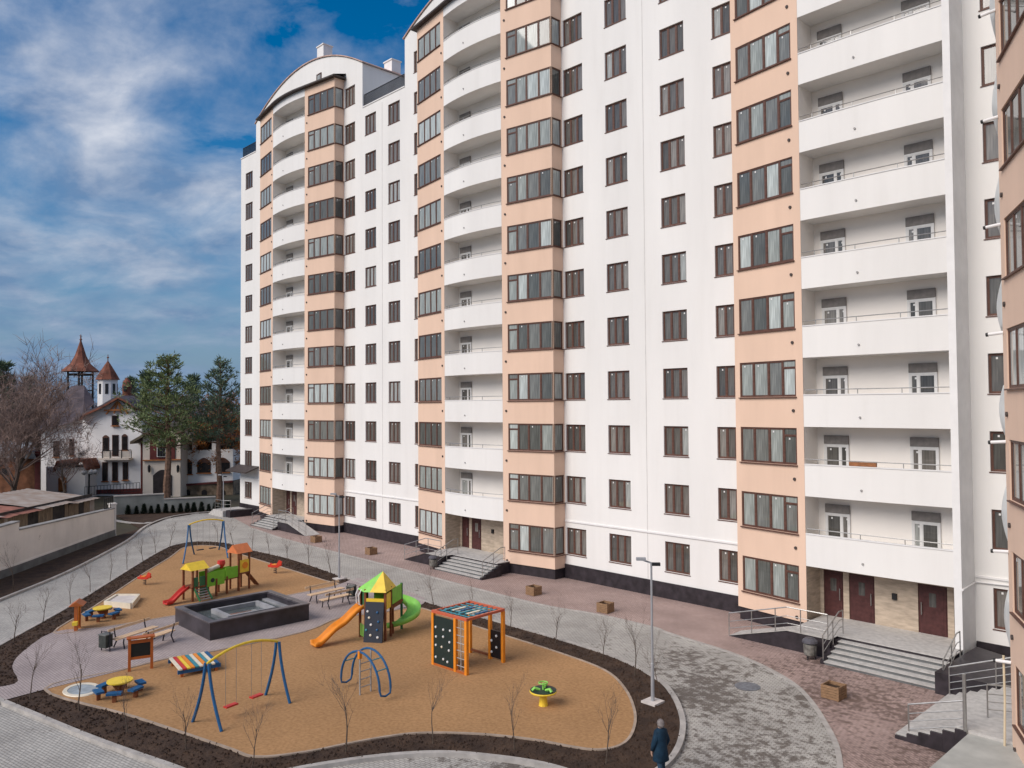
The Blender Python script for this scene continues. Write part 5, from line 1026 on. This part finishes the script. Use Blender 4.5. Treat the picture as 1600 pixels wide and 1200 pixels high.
# ================================================================== PERSON
def skin_mesh(name, verts, edges, radii, m, parent, root=0, sub=2):
    me = bpy.data.meshes.new(name); me.from_pydata(verts, edges, []); me.materials.append(m); o = place(name, me, parent)
    md = o.modifiers.new('skin', 'SKIN'); md.use_smooth_shade = True
    for i, r in enumerate(radii):
        sv_ = me.skin_vertices[0].data[i]; sv_.radius = r if isinstance(r, tuple) else (r, r); sv_.use_root = (i == root)
    o.modifiers.new('sub', 'SUBSURF').levels = sub; o.modifiers['sub'].render_levels = sub
    return o
g = G(1033, 1224); q = thing('person', 'person in a dark blue coat with grey hair walking past the soil bed', 'person', (g.x, g.y, .01), R(80)); q.scale = (.86, .9, .96)
SKIN = mat('skin', (.50, .31, .23), .6, .05, 8); COAT = mat('blue_coat', (.008, .032, .060), .85, .2, 6, .4, 40); TROU = mat('blue_trousers', (.025, .055, .09), .9, .2, 6); HAIR = mat('grey_hair', (.22, .19, .18), .8, .25, 12)
V = [(0, 0, .95), (0, .0, 1.15), (0, .01, 1.35), (0, .0, 1.46), (0, .0, 1.53), (0, .015, 1.62), (.09, 0, .88), (.10, .04, .48), (.10, -.02, .08), (.10, .12, .04), (-.09, 0, .88), (-.10, -.08, .49), (-.10, -.20, .10), (-.10, -.07, .04),
     (.18, 0, 1.41), (.25, -.03, 1.13), (.24, .08, .90), (-.18, 0, 1.41), (-.25, .02, 1.13), (-.24, .12, .91), (.24, .11, .83), (-.24, .15, .84)]
E_ = [(0, 1), (1, 2), (2, 3), (3, 4), (4, 5), (0, 6), (6, 7), (7, 8), (8, 9), (0, 10), (10, 11), (11, 12), (12, 13), (3, 14), (14, 15), (15, 16), (3, 17), (17, 18), (18, 19), (16, 20), (19, 21)]
RR = [(.15, .11), (.14, .10), (.16, .11), .07, .055, .10, .085, .06, .045, .035, .085, .06, .045, .035, .06, .045, .032, .06, .045, .032, (.03, .04), (.03, .04)]
fin = [(-.022, .085), (-.007, .095), (.008, .09), (.022, .07)]
for base, sgn in ((20, 1), (21, -1)):
    bx, by, bz = V[base]
    for dy, ln in fin:
        k = len(V); V += [(bx, by+dy, bz-.03), (bx-.012*sgn, by+dy+.004, bz-.03-ln*.55), (bx-.03*sgn, by+dy+.006, bz-.03-ln)]; E_ += [(base, k), (k, k+1), (k+1, k+2)]; RR += [.009, .0085, .007]
    k = len(V); V += [(bx-.02*sgn, by+.035, bz+.005), (bx-.035*sgn, by+.05, bz-.04)]; E_ += [(base, k), (k, k+1)]; RR += [.011, .009]
body = skin_mesh('body', V, E_, RR, SKIN, q)
b = MB(); n = 18; prof = [(.225, .14, 1.455), (.255, .16, 1.36), (.225, .16, 1.2), (.215, .16, 1.05), (.245, .185, .85), (.275, .215, .64), (.26, .2, .63)]
vs = [((rx*math.cos(2*math.pi*j/n))*(1+.03*math.sin(5*2*math.pi*j/n+z*9)), ry*math.sin(2*math.pi*j/n)*(1+.03*math.sin(4*2*math.pi*j/n+z*7)), z) for rx, ry, z in [(.08, .08, 1.52), (.12, .10, 1.49)]+prof for j in range(n)]; k = len(vs)//n
b.add(vs, [(i*n+j, i*n+(j+1) % n, (i+1)*n+(j+1) % n, (i+1)*n+j) for i in range(k-1) for j in range(n)])
for s_, i0, i1, i2 in ((1, 14, 15, 16), (-1, 17, 18, 19)): b.tube([Vector(V[i0])-Vector((.05*s_, 0, -.0)), Vector(V[i1])+Vector((.01*s_, 0, 0)), Vector(V[i2])], [.105, .082, .06], 10)
b.build('coat', COAT, q, True)
b = MB()
for idx in ((0, 6, 7, 8), (0, 10, 11, 12)): b.tube([Vector(V[idx[1]]), Vector(V[idx[2]]), Vector(V[idx[3]])], [.115, .085, .07], 10)
b.build('trousers', TROU, q, True)
b = MB(); b.lathe([(.03, 1.50), (.105, 1.55), (.122, 1.62), (.105, 1.70), (.05, 1.745), (.01, 1.75)], 14, (0, -.012, 0), sx=.9, sy=1.0); b.build('hair', HAIR, q, True)
for y_, i0 in ((0, 9), (0, 13)): b = MB(); f = Vector(V[i0]); b.lathe([(.05, 0), (.055, .03), (.045, .08), (.02, .10)], 10, (f.x, f.y-.03, 0), sx=.9, sy=2.4); b.build('shoe', BLACKM, q, True)
b = MB(); b.lathe([(.012, -.03), (.016, 0), (.012, .03)], 6, (0, .115, 1.60)); b.build('nose', SKIN, q)
for x in (-.035, .035): b = MB(); b.lathe([(.004, -.008), (.01, 0), (.004, .008)], 6, (x, .105, 1.635)); b.build('eye', BLACKM, q)
b = MB(); b.box(-.025, .025, .1, .112, 1.562, 1.57); b.build('mouth', DOORM, q)

# a brown board left lying along one balcony parapet
b = MB(); b.box(-.55, .55, -.06, .06, 0, .16); o = b.build('wooden_board', mat('board_brown', (.33, .14, .06), .8, .2, 5, stretch=(1, 6, 6))); o.location = (-13.7, YB+.02, 7.47); tag(o, 'brown wooden board lying on a white balcony parapet above the three red doors', 'board')
